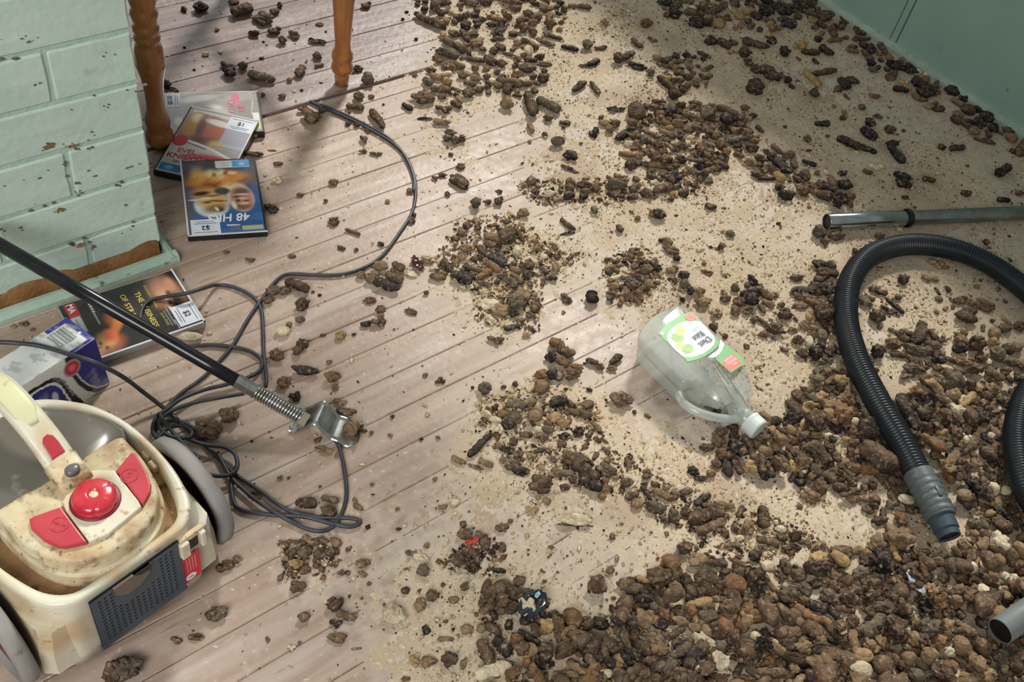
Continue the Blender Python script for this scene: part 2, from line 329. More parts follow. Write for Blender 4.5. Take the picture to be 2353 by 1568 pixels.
for (x,y,n_,r_,lx) in [(112,335,7,.006,1),(165,330,6,.01,1),(150,375,6,.006,.5),(180,420,7,.008,.3),(35,132,4,.01,2),(65,95,4,.008,1),(75,195,4,.006,1),(200,345,4,.01,1),(230,300,3,.02,1),(140,480,6,.006,1),
      (165,560,6,.006,.4),(180,440,6,.008,.4),(212,570,7,.008,.25),(70,90,3,.02,1),(245,395,6,.02,2),(265,120,3,.01,1),(215,225,5,.02,2),(100,475,5,.012,1),(290,470,4,.008,.3),(240,540,6,.02,2),(30,530,4,.02,1),(255,240,3,.006,1),(55,410,4,.03,1),(285,420,4,.01,1)]:
    X,Zc=ptw(x,y); chips(X,Zc,n_,r_,lx)
for (x,y,s) in [(112,335,.0062),(140,482,.005),(185,563,.005),(165,335,.004)]:
    X,Zc=ptw(x,y); chip('bare_patch',[(X+math.cos(2*PI*i/12)*s*random.uniform(.8,2.),Zc+math.sin(2*PI*i/12)*s*random.uniform(.3,.9)) for i in range(12)],m_raw,YB-.002)
bl = empty('baseboard_left',Vector((XB,YB,0))); tag(bl,'low mint green trim strip round the foot of the brick wall',kind='structure')
def strip(p0,p1,wd,ht,name):
    a=Vector(p0); b=Vector(p1); d=(b-a).normalized(); nrm=Vector((d.y,-d.x,0)); sec=[(0,0),(wd,0),(wd,ht*.55),(wd*.75,ht*.85),(wd*.35,ht),(0,ht)]; n=6; K=24
    v=[]; 
    for k in range(K+1):
        c_=a.lerp(b,k/K)
        for q,zz in sec: v.append(c_+nrm*q+Vector((0,0,zz+random.uniform(-.0006,.0006)*(zz>0)))-Vector((XB,YB,0)))
    f=[(j*n+k,j*n+(k+1)%n,(j+1)*n+(k+1)%n,(j+1)*n+k) for j in range(K) for k in range(n)]+[tuple(range(n)),tuple(range(K*n,K*n+n))[::-1]]
    return pyd(name,v,f,m_trimg2,bl)
m_trimg2 = mat('mint_trim_chipped',(172,194,176),.6,c2=(158,180,162),ns=25,bump=.4,bs=90,spots=[((94,88,68),38.,.63,.70)])
strip((-.7,YB-.014,0),(XB+.018,YB-.014,0),.017,.016,'front_trim')
strip((XB+.003,YB-.03,0),(XB+.003,YB+.78,0),.014,.016,'side_trim')
# ================================================================ chair at the top left (only two legs and a rung show)
m_pine = mat('varnished_orange_pine',(176,112,52),.28,c2=(150,88,36),ns=9,nstretch=(6,6,.8),bump=.05,bs=30,spots=[((120,66,26),40.,.62,.72)],spec=.6,coat=.5)
chair = empty('dining_chair',Vector((.779,1.55,0)))
tag(chair,'varnished orange pine chair with turned legs standing behind the brick wall','chair')
def zat(x,y,ypx):
    lo,hi=-.05,1.0
    for _ in range(40):
        m_=(lo+hi)/2
        if px((x,y,m_))[1]>ypx: lo=m_
        else: hi=m_
    return lo
LP=[(345,34),(328,40),(324,56),(318,62),(305,62),(299,56),(292,50),(288,54),(280,56),(272,58),(262,52),(250,43),(225,42),(200,45),(175,53),(152,66),(146,68),(143,64),(138,68),(115,66),(104,60),(99,50),(92,57),(86,62),(80,57),(75,52),(71,58),(62,62),(57,56),(52,50),(44,58),(30,64),(24,62),(18,54),(8,60),(0,64)]
lx,ly=.5735,1.530
prof=[]
for yp,wd in LP:
    z_=zat(lx,ly,yp); prof.append((wd*.5*mpp((lx,ly,z_)),max(z_,0)))
z1_=prof[-1][1]; prof=[(prof[0][0]*.9,0.)]+[p for p in prof if p[1]>.002]+[(.024,z1_+.03),(.021,z1_+.06),(.023,z1_+.1),(.02,z1_+.13)]
zs=.425
def leg(x,y,tilt=(0,0),pr=prof):
    v,f=lathe(pr,28); v=[(a+tilt[0]*c,b+tilt[1]*c,c) for a,b,c in v]
    return pyd('leg',v,f,m_pine,chair,True,Vector((x,y,0))-Vector((.779,1.55,0)))
leg(lx,ly)
# the second leg: turned foot, then a plain taper (widths read from the photo)
LP2=[(197,32),(170,36),(164,38),(160,48),(152,51),(146,48),(141,42),(136,46),(128,50),(119,47),(112,38),(95,36),(70,40),(40,44),(10,49),(0,50)]
l2=(.986,1.562); prof2=[]
for yp,wd in LP2:
    z_=zat(l2[0],l2[1],yp); prof2.append((wd*.5*mpp((l2[0],l2[1],z_)),max(z_,0)))
prof2=[(prof2[0][0],0.)]+[p for p in prof2 if p[1]>.002]; zt=prof2[-1][1]; prof2+=[(.026,zt+.04),(.023,zt+.07),(.026,zt+.12),(.02,zs)]
leg(l2[0],l2[1],(-.03,-.03),prof2)
leg(.575,1.99,(0,0),prof2); leg(.985,2.0,(-.03,0),prof2)
def rung(a,b,r_=.009):
    a=Vector(a);b=Vector(b); pth=[a.lerp(b,t) for t in np.linspace(0,1,13)]
    v,f=tube([p-Vector((.779,1.55,0)) for p in pth],lambda i:r_*(1+.45*math.sin(PI*i/12)),14); return pyd('stretcher',v,f,m_pine,chair,True)
rung((.978,1.56,.205),(.972,1.99,.205)); rung((.575,1.53,.33),(.575,1.99,.33)); rung((.575,1.76,.33),(.975,1.78,.205)); 
bm=box_bm(.47,.50,.035,.012,(0,.21,zs+.016),3); link('seat',bm,m_pine,chair,True)
v,f=loft([[(x,.44+dy,z) for x,dy,z in [(-.2,-.01,zz),(.2,-.01,zz),(.2,.012,zz),(-.2,.012,zz)]] for zz in (zs+.36,zs+.46)]); pyd('backrest',v,f,m_pine,chair)
for xx in (-.19,-.095,0,.095,.19):
    v,f=tube([Vector((xx,.42,zs+.02)),Vector((xx,.435,zs+.2)),Vector((xx,.44,zs+.4))],.009,12); pyd('spindle',v,f,m_pine,chair,True)
# ================================================================ film cases
blk=mat('black_ink',(28,28,32),.4); wht=mat('white_ink',(235,235,235),.4); yel=mat('yellow_ink',(214,190,84),.4); pnk=mat('pink_ink',(205,110,135),.4)
m_blackcase=mat('black_case_plastic',(24,24,28),.35,spots=[((60,56,50),60.,.66,.74)]); m_greycase=mat('clear_grey_case_plastic',(150,150,148),.25,spots=[((190,188,180),60.,.66,.74)])
m_sleeve=mat('clear_sleeve_edge',(216,218,218),.25); m_paper=mat('sticker_paper',(226,230,238),.5,c2=(214,220,232),ns=60); m_greyprint=mat('small_grey_print',(110,114,128),.5)
def frame3(pA,zA,pB,zB,pC,zC):
    """A lower-left, B lower-right (reading direction), C upper-left, all pixel+height -> centre frame"""
    A,B,C_=at(*pA,zA),at(*pB,zB),at(*pC,zC); ex=(B-A).normalized(); n=ex.cross(C_-A).normalized()
    if n.z<0: n=-n
    ey=n.cross(ex); M=Matrix((ex,ey,n)).transposed().to_4x4(); return M,A,B,C_
def case(label,M,center,mcase,paint,sleeve=True,w=.135,h=.19,t=.014):
    """case origin: centre of its base, x reading direction, y top of cover, z up"""
    Mw=Matrix.Translation(center-M.to_3x3()@Vector((0,0,t)))@M; e=empty('film_case',Mw); tag(e,label,'film case','second-hand film cases lying by the brick wall')
    bm=box_bm(w,h,t,.0022,(0,0,t/2)); link('case_shell',bm,mcase,e)
    cv=paint.build('cover',e,(-w/2+.004,-h/2+.003,t+.0002),(w/2-.003,-h/2+.003,t+.0002),(-w/2+.004,h/2-.003,t+.0002),.22)
    if sleeve:
        for s_,(sx,sy,cx,cy) in enumerate([(.003,h,w/2-.0015,0),(w,.003,0,h/2-.0015)]): link('sleeve_edge',box_bm(sx,sy,.0008,0,(cx,cy,t+.0001)),m_sleeve,e)
    return e
def sticker(e,x,y,w,h,rot,price,t=.014,psize=.014,lines=True):
    M=Matrix.Translation((x,y,t+.0004))@Matrix.Rotation(rot,4,'Z'); o=link('price_sticker',box_bm(w,h,.0003,0),m_paper,e); o.matrix_local=M
    text(price,psize,blk,o,Matrix.Translation((0,h*.06,.0004)))
    if lines:
        for yy,l_ in ((h*.36,.8),(-h*.22,.75),(-h*.34,.6)): link('small_print',box_bm(w*l_,.0012,.0002,0,(0,yy,.0003)),m_greyprint,o)
    return o
def frameP(corners, rd, up):
    """corners: [(pixel,z)...] of the top face; rd/up: index pairs giving reading and up directions"""
    P=[at(*q,z) for q,z in corners]; ex=(P[rd[1]]-P[rd[0]]).normalized(); uy=P[up[1]]-P[up[0]]
    n=ex.cross(uy).normalized(); ey=n.cross(ex); return Matrix((ex,ey,n)).transposed().to_4x4(), sum(P,Vector())/len(P)
# -- upside-down case with the two faces (v=1 is nearest the camera)
p=Paint(90,128,(84,84,84),.128,.184)
p.noise(60,(108,102,98),.4,.7,.6,3).lay(ss(.36,.5,p.V),(56,98,152)).noise(60,(88,132,182),.5,.8,.35,2,1,4).lay(ss(.36,.5,p.V)*ss(.80,.97,p.U),(92,98,104),).rect(0,.36,.14,.6,(84,110,168),.5,.05)
for cx,cy,rx,ry,c in [(.55,.28,.36,.10,(186,104,48)),(.62,.33,.30,.07,(150,78,36)),(.80,.20,.09,.09,(224,186,110)),(.84,.30,.10,.06,(214,150,72)),(.48,.24,.30,.07,(232,176,96)),(.62,.19,.08,.05,(236,224,160)),(.48,.20,.06,.06,(236,226,190)),(.34,.24,.09,.07,(214,140,78)),(.33,.19,.06,.02,(238,220,170)),(.40,.30,.10,.05,(224,150,72)),(.58,.21,.03,.03,(140,84,48)),(.42,.19,.025,.03,(150,96,56)),(.36,.37,.14,.04,(226,200,140))]: p.ell(cx,cy,rx,ry,c,.7,0,.85)
p.lay(ss(.62,.85,vn(p.U,p.V,60,5))*.3*(1-ss(.38,.44,p.V)),(130,66,30))
p.ell(.66,.62,.235,.165,(208,216,210),.12,-.15).ell(.70,.50,.22,.12,(198,150,92),.35,-.3).ell(.64,.56,.20,.13,(206,170,112),.3,-.2).ell(.78,.46,.12,.03,(66,52,44),.5,.1).ell(.66,.50,.17,.012,(120,84,54),.7,.1).ell(.58,.57,.13,.013,(104,80,54),.7,-.1).ell(.72,.585,.06,.014,(92,70,50),.6).ell(.62,.67,.15,.05,(146,110,88),.6,.2).ell(.56,.69,.06,.03,(90,66,60),.6).ell(.60,.68,.02,.03,(232,218,198),.4,.5).ell(.73,.53,.08,.02,(232,204,152),.6)
p.ell(.26,.54,.18,.19,(208,200,192),.1,.15).ell(.34,.42,.13,.035,(228,208,160),.5,-.5).ell(.25,.55,.16,.165,(186,146,122),.25,.1).ell(.24,.46,.11,.05,(120,86,76),.6).ell(.23,.50,.09,.015,(226,190,176),.6).ell(.28,.53,.09,.02,(96,66,62),.6).ell(.24,.56,.06,.03,(222,180,150),.6).ell(.30,.58,.04,.02,(92,64,56),.6).ell(.20,.59,.05,.018,(110,72,60),.6).ell(.26,.66,.14,.05,(126,98,86),.7).ell(.36,.64,.03,.05,(232,214,176),.5,.2).ell(.22,.62,.07,.02,(226,186,150),.6)
p.ell(.50,.44,.11,.045,(72,78,76),.3).rect(.02,.92,.30,.975,(206,200,130),.8).rect(.32,.90,.46,.97,(110,116,120),.7).line([(.49,.90),(.33,.905)],.0012,(230,230,230)).ell(.88,.545,.08,.01,(190,222,244),.7)
p.rect(.07,.015,.545,.115,(224,226,226)).rect(.075,.02,.315,.11,(80,164,222)).ell(.18,.065,.045,.025,(150,200,238),.4).rect(.34,.04,.47,.05,(170,174,178)).rect(.34,.065,.45,.072,(170,174,178)).rect(.34,.085,.47,.092,(170,174,178))
MM,cen=frameP([((591,363),.026),((419,370),.028),((428,541),.0145),((608,534),.0145)],(0,1),(1,2))
M48,c48=MM,cen
e=case('film case with two upside-down faces on a blue cover, a white $2 sticker',MM,cen,m_blackcase,p)
text('48 HRS',.026,wht,e,Matrix.Translation((-.006,.055,.0146)),name='title',sx=.9,shear=.15)
sticker(e,.036,.075,.049,.036,0,'$2')
# -- daredevil film case, upright to the viewer, leaning; glare washed into its pale cover colours
p=Paint(90,128,(186,180,176),.128,.184)
p.noise(50,(150,140,136),.45,.7,.6,4)
p.lay(ss(.93,.97,p.V),(170,166,162)).rect(.05,.93,.7,.975,(226,222,220),.8)
p.poly([(0,.55),(.12,.95),(.40,.93),(.62,.88),(.64,.55),(.40,.48),(.2,.5)],(164,132,124)).ell(.14,.72,.12,.18,(206,164,110),.4,.1,.9).ell(.16,.86,.08,.07,(236,220,184),.5).ell(.45,.70,.17,.17,(196,122,102),.5,0,.95).ell(.38,.85,.16,.08,(166,142,136),.5).ell(.28,.72,.06,.16,(136,104,100),.5,.1).ell(.52,.84,.22,.045,(236,228,220),.3,-.1).ell(.34,.54,.14,.06,(128,106,100),.6).ell(.52,.54,.08,.06,(146,118,108),.6)
p.poly([(.64,.9),(1,.9),(1,.50),(.62,.52)],(178,182,194),.9).ell(.62,.52,.12,.06,(222,196,132),.5,0,.9).ell(.56,.46,.07,.03,(226,178,100),.5,0,.8).rect(.7,.52,1,.56,(196,202,214),.7).rect(.7,.47,.95,.485,(210,214,222),.6).poly([(.5,.42),(1,.36),(1,.5),(.6,.52)],(166,166,164),.6)
p.poly([(0,.26),(0,.50),(.2,.49),(.6,.43),(1,.33),(1,.0),(0,.0)],(214,206,204)).line([(.16,.50),(.35,.48),(.6,.44),(1,.33)],.003,(242,240,238)).line([(.2,.47),(.5,.43)],.0015,(120,110,112)).ell(.50,.30,.26,.05,(198,110,112),.6,.2).ell(.72,.31,.16,.05,(206,96,96),.5,.1).ell(.55,.24,.18,.03,(236,222,222),.5,.15).ell(.78,.24,.15,.045,(238,234,232),.4).ell(.80,.24,.07,.025,(170,150,150),.5).line([(.3,.22),(.5,.30),(.7,.28),(.92,.34)],.0018,(190,70,84))
p.rect(0,0,1,.20,(190,186,182),.8)
p.ell(.10,.475,.11,.085,(204,72,80),.06).rect(.02,.02,.33,.125,(56,120,178)).ell(.15,.07,.06,.03,(120,180,224),.5).line([(.28,.2),(.55,.17)],.0012,(70,66,68)).rect(.34,.04,.7,.1,(176,176,172),.6)
MM,cen3=frameP([((355,394),.0150),((434,240),.0285),((587,274),.0285)],(1,2),(0,1))
P3=[at(355,394,.015),at(434,240,.0285),at(587,274,.0285)]; cen3=P3[0]+ (P3[1]-P3[0])/2 + MM.to_3x3().col[0]*.0675
e=case('black film case with a red disc and red lettering, leaning across the grey case',MM,cen3,m_blackcase,p)
m_redink=mat('red_ink',(176,58,72),.4)
text('EVEL',.017,m_redink,e,Matrix.Translation((-.028,-.030,.0146))@Matrix.Rotation(.05,4,'Z'),name='title'); text('KNIEVEL',.0185,m_redink,e,Matrix.Translation((-.025,-.046,.0146))@Matrix.Rotation(.05,4,'Z'),name='title')
text('GEORGE',.008,blk,e,Matrix.Translation((-.028,-.061,.0146)),name='small_title')
sticker(e,.040,.071,.050,.036,0,'$1')
# -- grey case lying underneath, glare painted into its pale cover, lettering sideways
p=Paint(90,128,(160,156,150),.128,.184)
p.noise(40,(186,182,174),.45,.7,.8,7).noise(30,(130,124,118),.55,.8,.5,8)
p.ell(.86,.62,.08,.20,(236,228,216),.5,.25,.85).ell(.62,.50,.07,.10,(232,226,218),.5,0,.8).ell(.45,.42,.16,.10,(226,216,196),.6,0,.5).ell(.55,.60,.2,.12,(128,118,112),.6).ell(.3,.84,.1,.04,(226,214,204),.5)
p.ell(.86,.24,.11,.045,(222,128,150),.2).ell(.72,.22,.06,.03,(216,140,158),.3).rect(.2,.015,.46,.08,(236,236,224)).rect(.06,.015,.24,.06,(228,226,140)).rect(.0,.0,1,.012,(120,120,118))
MM,_c=frameP([((609,303.7),.0145),((592.5,206.8),.0145),((375,216),.0145)],(0,1),(1,2))
A4=at(609,303.7,.0145); R3=MM.to_3x3(); cen4=A4+R3.col[0]*.0675+R3.col[1]*.095
e=case('glare-washed grey film case with pink sideways lettering, partly underneath by the chair leg',MM,cen4,m_blackcase,p)
text('OTO',.019,pnk,e,Matrix.Translation((.018,-.040,.0146)),name='title'); text('NK',.017,pnk,e,Matrix.Translation((.012,-.058,.0146)),name='title'); text('DVD',.009,wht,e,Matrix.Translation((.050,-.079,.0146)),name='small_title',sx=1.4)
sticker(e,.043,.073,.046,.034,0,'$0.50',psize=.013)
link('spine_mark',box_bm(.0015,.009,.007,0,(-.0675,-.075,.007)),mat('yellow_green_mark',(150,150,60),.5),e)
# -- black case with yellow lettering under the rod
p=Paint(90,128,(48,46,46),.128,.184)
p.noise(50,(70,62,58),.5,.8,.6,10)
p.ell(.36,.93,.40,.12,(30,26,26),.6).ell(.34,.86,.30,.12,(196,142,112),.5,.1,.95).ell(.22,.92,.12,.04,(206,150,120),.5).ell(.42,.83,.16,.06,(216,168,136),.6).ell(.52,.84,.05,.02,(84,50,42),.6).ell(.36,.87,.05,.02,(120,76,60),.6).ell(.50,.76,.08,.05,(150,98,76),.7).ell(.60,.90,.2,.06,(36,30,30),.6)
p.ell(.46,.38,.13,.10,(206,116,56),.5,.6,.8).ell(.6,.35,.06,.13,(222,134,70),.5,.9,.7)
p.ell(.84,.17,.16,.16,(214,110,66),.5,0,.95).ell(.78,.20,.13,.09,(238,176,114),.5,.3).ell(.86,.10,.12,.07,(242,196,140),.5).ell(.72,.26,.10,.06,(226,112,76),.5).ell(.80,.16,.03,.015,(110,58,44),.6).ell(.90,.19,.03,.015,(120,60,44),.6).ell(.86,.13,.02,.03,(200,120,90),.6).rect(.9,.0,1,.3,(120,118,116),.4,.03)
p.ell(.62,.10,.25,.12,(66,60,58),.8,0,.7)
p.rect(.02,.04,.26,.13,(190,66,66)).rect(.26,.04,.55,.12,(206,204,204)).rect(.30,.07,.45,.085,(150,150,154))
for k in range(5): p.ell(.08+.045*k,.235,.014,.011,(226,226,226),.2); p.ell(.60+.045*k,.815,.014,.011,(226,226,226),.2)
p.rect(.28,.225,.5,.24,(180,178,176),.8).rect(.82,.79,.98,.80,(200,200,200),.7)
p.rect(.60,.775,.9,.785,(190,190,190),.7).rect(.62,.75,.9,.758,(190,190,190),.6)
MM,_c=frameP([((134.7,715.5),.0145),((235.7,825.7),.0145),((473,740),.0145),((394.9,617.5),.0145)],(3,2),(0,3)); MM2=MM
R3=MM.to_3x3(); cen2=at(394.9,617.5,.0145)+R3.col[0]*.0675-R3.col[1]*.095
e=case('clear-edged film case with yellow lettering, lying under the black rod',MM,cen2,m_greycase,p)
text('THE BUSINESS',.0118,yel,e,Matrix.Translation((.002,.024,.0146)),name='title',sx=1.15); text('OF STRANGERS',.0118,yel,e,Matrix.Translation((.002,.002,.0146)),name='title',sx=1.15)
text('MA',.014,wht,e,Matrix.Translation((-.050,-.077,.0146)),name='rating')
text('STOCKARD CHANNING',.005,yel,e,Matrix.Translation((-.022,.0405,.0146)),name='small_title'); text('JULIA STILES',.0055,yel,e,Matrix.Translation((.034,.0415,.0146)),name='small_title')
sticker(e,.038,.074,.046,.035,0,'$2',psize=.013)
# ================================================================ carton with blue end
HB=.092
A_,B_=at(152,731,HB),at(217,779,HB); Lx=at(30,806,HB)
exb=(A_-B_).normalized(); ll=(Lx-A_); eyb=(ll-exb*ll.dot(exb)).normalized()      # eyb runs toward the open end
wb=(A_-B_).length; Lb=.235; m_card=mat('white_carton',(222,222,218),.5,c2=(206,208,206),ns=18)
Mb=Matrix((exb,eyb,exb.cross(eyb))).transposed().to_4x4()
if exb.cross(eyb).z<0: Mb=Matrix((exb,eyb,-exb.cross(eyb))).transposed().to_4x4()
R=Matrix((exb,eyb,Vector((0,0,1)))).transposed().to_4x4()
cx=empty('carton',Matrix.Translation(Vector((B_.x,B_.y,0)))); tag(cx,'open white and blue carton lying behind the vacuum cleaner','carton')
def bp(a,b,c): return exb*a+eyb*b+Vector((0,0,c))
t_=.0012
def quadslab(name,P,m,par,th=.0012):
    P=[Vector(q) for q in P]; n=(P[1]-P[0]).cross(P[2]-P[0]).normalized()*th; v=P+[q-n for q in P]
    return pyd(name,v,[(0,1,2,3),(7,6,5,4)]+[(k,4+k,4+(k+1)%4,(k+1)%4) for k in range(4)],m,par)
lean=.012   # the near side leans outward at the foot
quadslab('top_side',[bp(0,0,HB),bp(0,Lb,HB),bp(wb,Lb,HB),bp(wb,0,HB)],m_card,cx)
quadslab('near_side',[bp(0,0,HB),bp(-lean,0,0.001),bp(-lean,Lb,.001),bp(0,Lb,HB)],m_card,cx)
quadslab('far_side',[bp(wb,0,.001),bp(wb,0,HB),bp(wb,Lb,HB),bp(wb,Lb,.001)],m_card,cx)
quadslab('base_side',[bp(-lean,0,.0015),bp(wb,0,.0015),bp(wb,Lb,.0015),bp(-lean,Lb,.0015)],m_card,cx)
m_bluecard=mat('blue_carton_end',(40,40,132),.5)
quadslab('end_panel',[bp(0,0,HB),bp(wb,0,HB),bp(wb,0,.001),bp(-lean,0,.001)],m_bluecard,cx)
p=Paint(120,60,(222,222,218),Lb,wb)   # top: u from the blue end to the open end, v from near crease to far edge
p.poly([(0,0),(.18,0),(.20,.25),(.16,1),(0,1)],(62,64,150)).rect(.035,.08,.20,.86,(232,232,230)).poly([(.035,.1),(.2,.1),(.33,.45),(.2,.86),(.035,.86)],(232,232,230))
for k in range(26): p.rect(.055+.0052*k,.30,.055+.0052*k+.0022+.001*(k%3),.80,(110,124,124),.9,.0008)
p.rect(.40,.1,.78,.62,(206,212,208),.7,.02).noise(200,(150,160,156),.6,.8,.6,4).rect(.60,.25,.70,.45,(176,184,180),.6).rect(.62,.3,.68,.4,(222,222,218))
p.poly([(.80,.0),(.92,.1),(.86,.62),(.80,.5)],(70,70,74)).rect(.83,.25,.88,.38,(190,60,70)).rect(.82,.06,.86,.2,(232,232,232)).ell(.03,.38,.012,.035,(236,236,236),.1)
p.build('top_print',cx,bp(0,0,HB+.0016),bp(0,Lb,HB+.0016),bp(wb,0,HB+.0016),.45,coat=.1)
p=Paint(130,56,(222,222,218),Lb,HB)   # near side: u from blue end, v from floor up
p.poly([(-.1,-.1),(.033,-.02),(.099,.06),(.145,.19),(.182,.40),(.201,.62),(.209,.95),(.207,1.1),(-.1,1.1)],(38,38,130))
p.line([(-.02,-.05),(.033,-.02),(.099,.06),(.145,.19),(.182,.40),(.201,.62),(.209,.95),(.207,1.1)],.0042,(24,24,28)).line([(.0,.02),(.033,.03),(.09,.10),(.132,.23),(.168,.43),(.187,.63)],.0011,(228,228,228))
p.ell(.20,.76,.060,.155,(150,150,152),.06).ell(.20,.76,.049,.125,(190,44,56),.06).ell(.20,.76,.022,.06,(226,110,116),.5)
p.poly([(.62,.5),(.528,.85),(.464,.86),(.345,.83),(.305,.77),(.272,.64),(.258,.43),(.225,.16),(.20,.0),(.62,.0)],(22,22,26)).poly([(.60,.45),(.52,.78),(.46,.80),(.36,.76),(.325,.70),(.300,.58),(.287,.38),(.262,.0),(.60,.0)],(228,228,228)).poly([(.59,.42),(.515,.73),(.46,.76),(.365,.72),(.335,.66),(.312,.55),(.300,.36),(.28,.0),(.59,.0)],(40,40,130))
p.line([(.285,.68),(.270,.50),(.250,.26)],.0013,(150,150,154),.8).ell(.36,.45,.02,.1,(200,204,226),.3)
p.noise(40,(200,200,194),.6,.8,.3,4).build('near_print',cx,bp(-lean-.0018,0,.0005),bp(-lean-.0018,Lb,.0005),bp(-.0018,0,HB+.0016),.45,P11=bp(-.0018,Lb,HB+.0016),coat=.1)
fl=quadslab('open_flap',[bp(.008,Lb*.86,HB+.002),bp(.004,Lb*.86+.036,HB+.006),bp(wb*.95,Lb*.80+.040,HB+.03),bp(wb*.95,Lb*.80,HB+.022)],mat('white_flap',(228,232,240),.5),cx)
quadslab('open_flap',[bp(0,Lb,HB),bp(-.05,Lb+.02,HB-.03),bp(-.05,Lb+.02,.02),bp(-lean,Lb,.001)],m_card,cx)
# ================================================================ vacuum cleaner
VO=Vector((.145,.643,0)); _e=Vector((.983,.183,0)).normalized()
vac=empty('vacuum_cleaner',Matrix.Translation(VO)@Matrix.Rotation(math.atan2(_e.y,_e.x),4,'Z')); VI=vac.matrix_world.inverted()
tag(vac,'dirty cream bagless vacuum cleaner with red buttons and grey wheels','vacuum cleaner')
def vz(x,y,z): q=VI@at(x,y,z); return (q.x,q.y)
m_cream=mat('cream_plastic',(212,208,190),.42,c2=(203,198,174),ns=14,spots=[((190,162,122),14.,.52,.74),((150,116,76),46.,.64,.74),((104,84,60),150.,.70,.76)],bump=.05,bs=60,coat=.1)
m_creamd=mat('stained_cream_plastic',(208,200,172),.5,c2=(192,170,130),ns=20,spots=[((150,116,78),24.,.50,.72),((128,94,60),60.,.56,.72),((104,78,54),150.,.62,.72)],bump=.1,bs=80)
m_tray=mat('brown_caked_dirt',(128,96,66),.9,c2=(164,128,88),ns=30,bump=.7,bs=120,spots=[((84,60,42),50.,.58,.68),((206,186,150),70.,.62,.70)])
m_red=mat('red_plastic',(186,62,72),.35,c2=(170,54,64),ns=20,spots=[((206,150,140),60.,.70,.78)],coat=.15); m_redg=mat('glossy_red_dial',(178,24,42),.25,coat=.35,c2=(196,60,70),ns=30)
m_wheel=mat('grey_wheel_rubber',(146,142,140),.6,c2=(132,128,124),ns=16,spots=[((110,100,90),40.,.66,.76)]); m_blackp=mat('black_plastic',(22,20,22),.5); m_slate=mat('slate_blue_plastic',(66,78,88),.5,c2=(60,70,80),ns=20)
m_smoke=mat('smoked_bin_plastic',(112,108,98),.3,alpha=.8,spots=[((170,166,154),30.,.62,.74)],coat=.3); m_darkf=mat('dark_filter',(50,50,48),.7)
m_dred=mat('dark_red_plastic',(120,22,40),.4)
def half(h): return h+[(-a,b) for a,b in h[::-1] if abs(a)>1e-6]
def resamp(poly,n=96):
    P=[Vector(q).to_3d() for q in poly]; L=[0]
    for i in range(len(P)): L.append(L[-1]+(P[(i+1)%len(P)]-P[i]).length)
    out=[]; 
    for k in range(n):
        s=L[-1]*k/n; i=max(j for j in range(len(P)) if L[j]<=s); t=(s-L[i])/(L[i+1]-L[i]+1e-12); q=P[i].lerp(P[(i+1)%len(P)],t); out.append((q.x,q.y))
    return out
def smoothc(h,k=5):
    """smooth half contour through its points"""
    c=catmull([Vector((a,b,0)) for a,b in h],k); return [(q.x,max(q.y,-.004) if False else q.y) for q in c]
def ring(h,z,n=120,smooth=True,cham=None):
    hh=smoothc(h) if smooth else h; P=half(hh); 
    P=resamp(P,n); return [(a,b,z(a,b) if callable(z) else z) for a,b in P]
HB0=[(0,.003),(.06,.003),(.083,.003),(.100,.020),(.108,.05),(.112,.10),(.114,.17),(.108,.22),(.09,.262),(.05,.295),(0,.31)]
HM =[(0,.002),(.06,.002),(.083,.002),(.104,.020),(.114,.05),(.119,.10),(.119,.17),(.110,.22),(.09,.26),(.05,.292),(0,.306)]
HR =[(0,.001),(.05,.001),(.074,.003),(.094,.018),(.106,.045),(.114,.085),(.116,.13),(.1135,.17),(.105,.205),(.088,.24),(.052,.278),(0,.297)]
HI =[(0,.010),(.044,.010),(.069,.014),(.088,.033),(.099,.063),(.1065,.10),(.1075,.13),(.1045,.165),(.095,.20),(.074,.232),(.044,.262),(0,.28)]
HT =[(0,.012),(.043,.012),(.067,.016),(.085,.036),(.096,.065),(.103,.10),(.104,.13),(.101,.165),(.086,.197),(.069,.227),(.041,.256),(0,.274)]
rs=[ring(HB0,.028),ring(HB0,.05),ring(HM,.10),ring(HM,.14),ring(HR,.163),ring(HR,.167),ring([(a*.985,b+(.002 if b<.1 else -.002)) for a,b in HR],.170),ring(HI,.170),ring(HT,.150)]
v,f=loft(rs,True,False); body=pyd('body_shell',v,f,m_cream,vac,True)
rs=[ring(HT,.1505),ring([(a*.5,.09+(b-.09)*.5) for a,b in HT],.148)]; v,f=loft(rs,False,True); pyd('dirt_tray',v,f,m_tray,vac)
# lid module
LD=[(0,.008),(.025,.009),(.048,.018),(.068,.038),(.080,.066),(.086,.10),(.087,.141),(0,.141)]
def lidring(s,z,o=0.): 
    P=[(a*s,(b-.141)*s+.141) for a,b in LD[:-1]]; c=smoothc(P,5)+[(0,.141)]; return [(a+.004,b,z) for a,b in resamp(half(c),110)]
v,f=loft([lidring(.995,.149),lidring(.995,.1695),lidring(.993,.171),lidring(.988,.1715),lidring(.962,.172),lidring(.958,.173),lidring(.955,.192),lidring(.950,.1945),lidring(.938,.1962),lidring(.925,.197),lidring(.88,.199)],False,True); lid=pyd('lid',v,f,m_creamd,vac,True)
def pslab(name,pts,z0,z1,m,bev=.002,par=vac,zp=None):
    return link(name,slab([vz(x,y,zp or z1) for x,y in pts],z0,z1,bev),m,par,True if bev>.003 else False)
pslab('centre_panel',[(143,1152),(150,1172),(205,1246),(250,1226),(325,1164),(318,1150),(262,1080),(225,1078),(180,1085)],.197,.205,m_cream,.002)
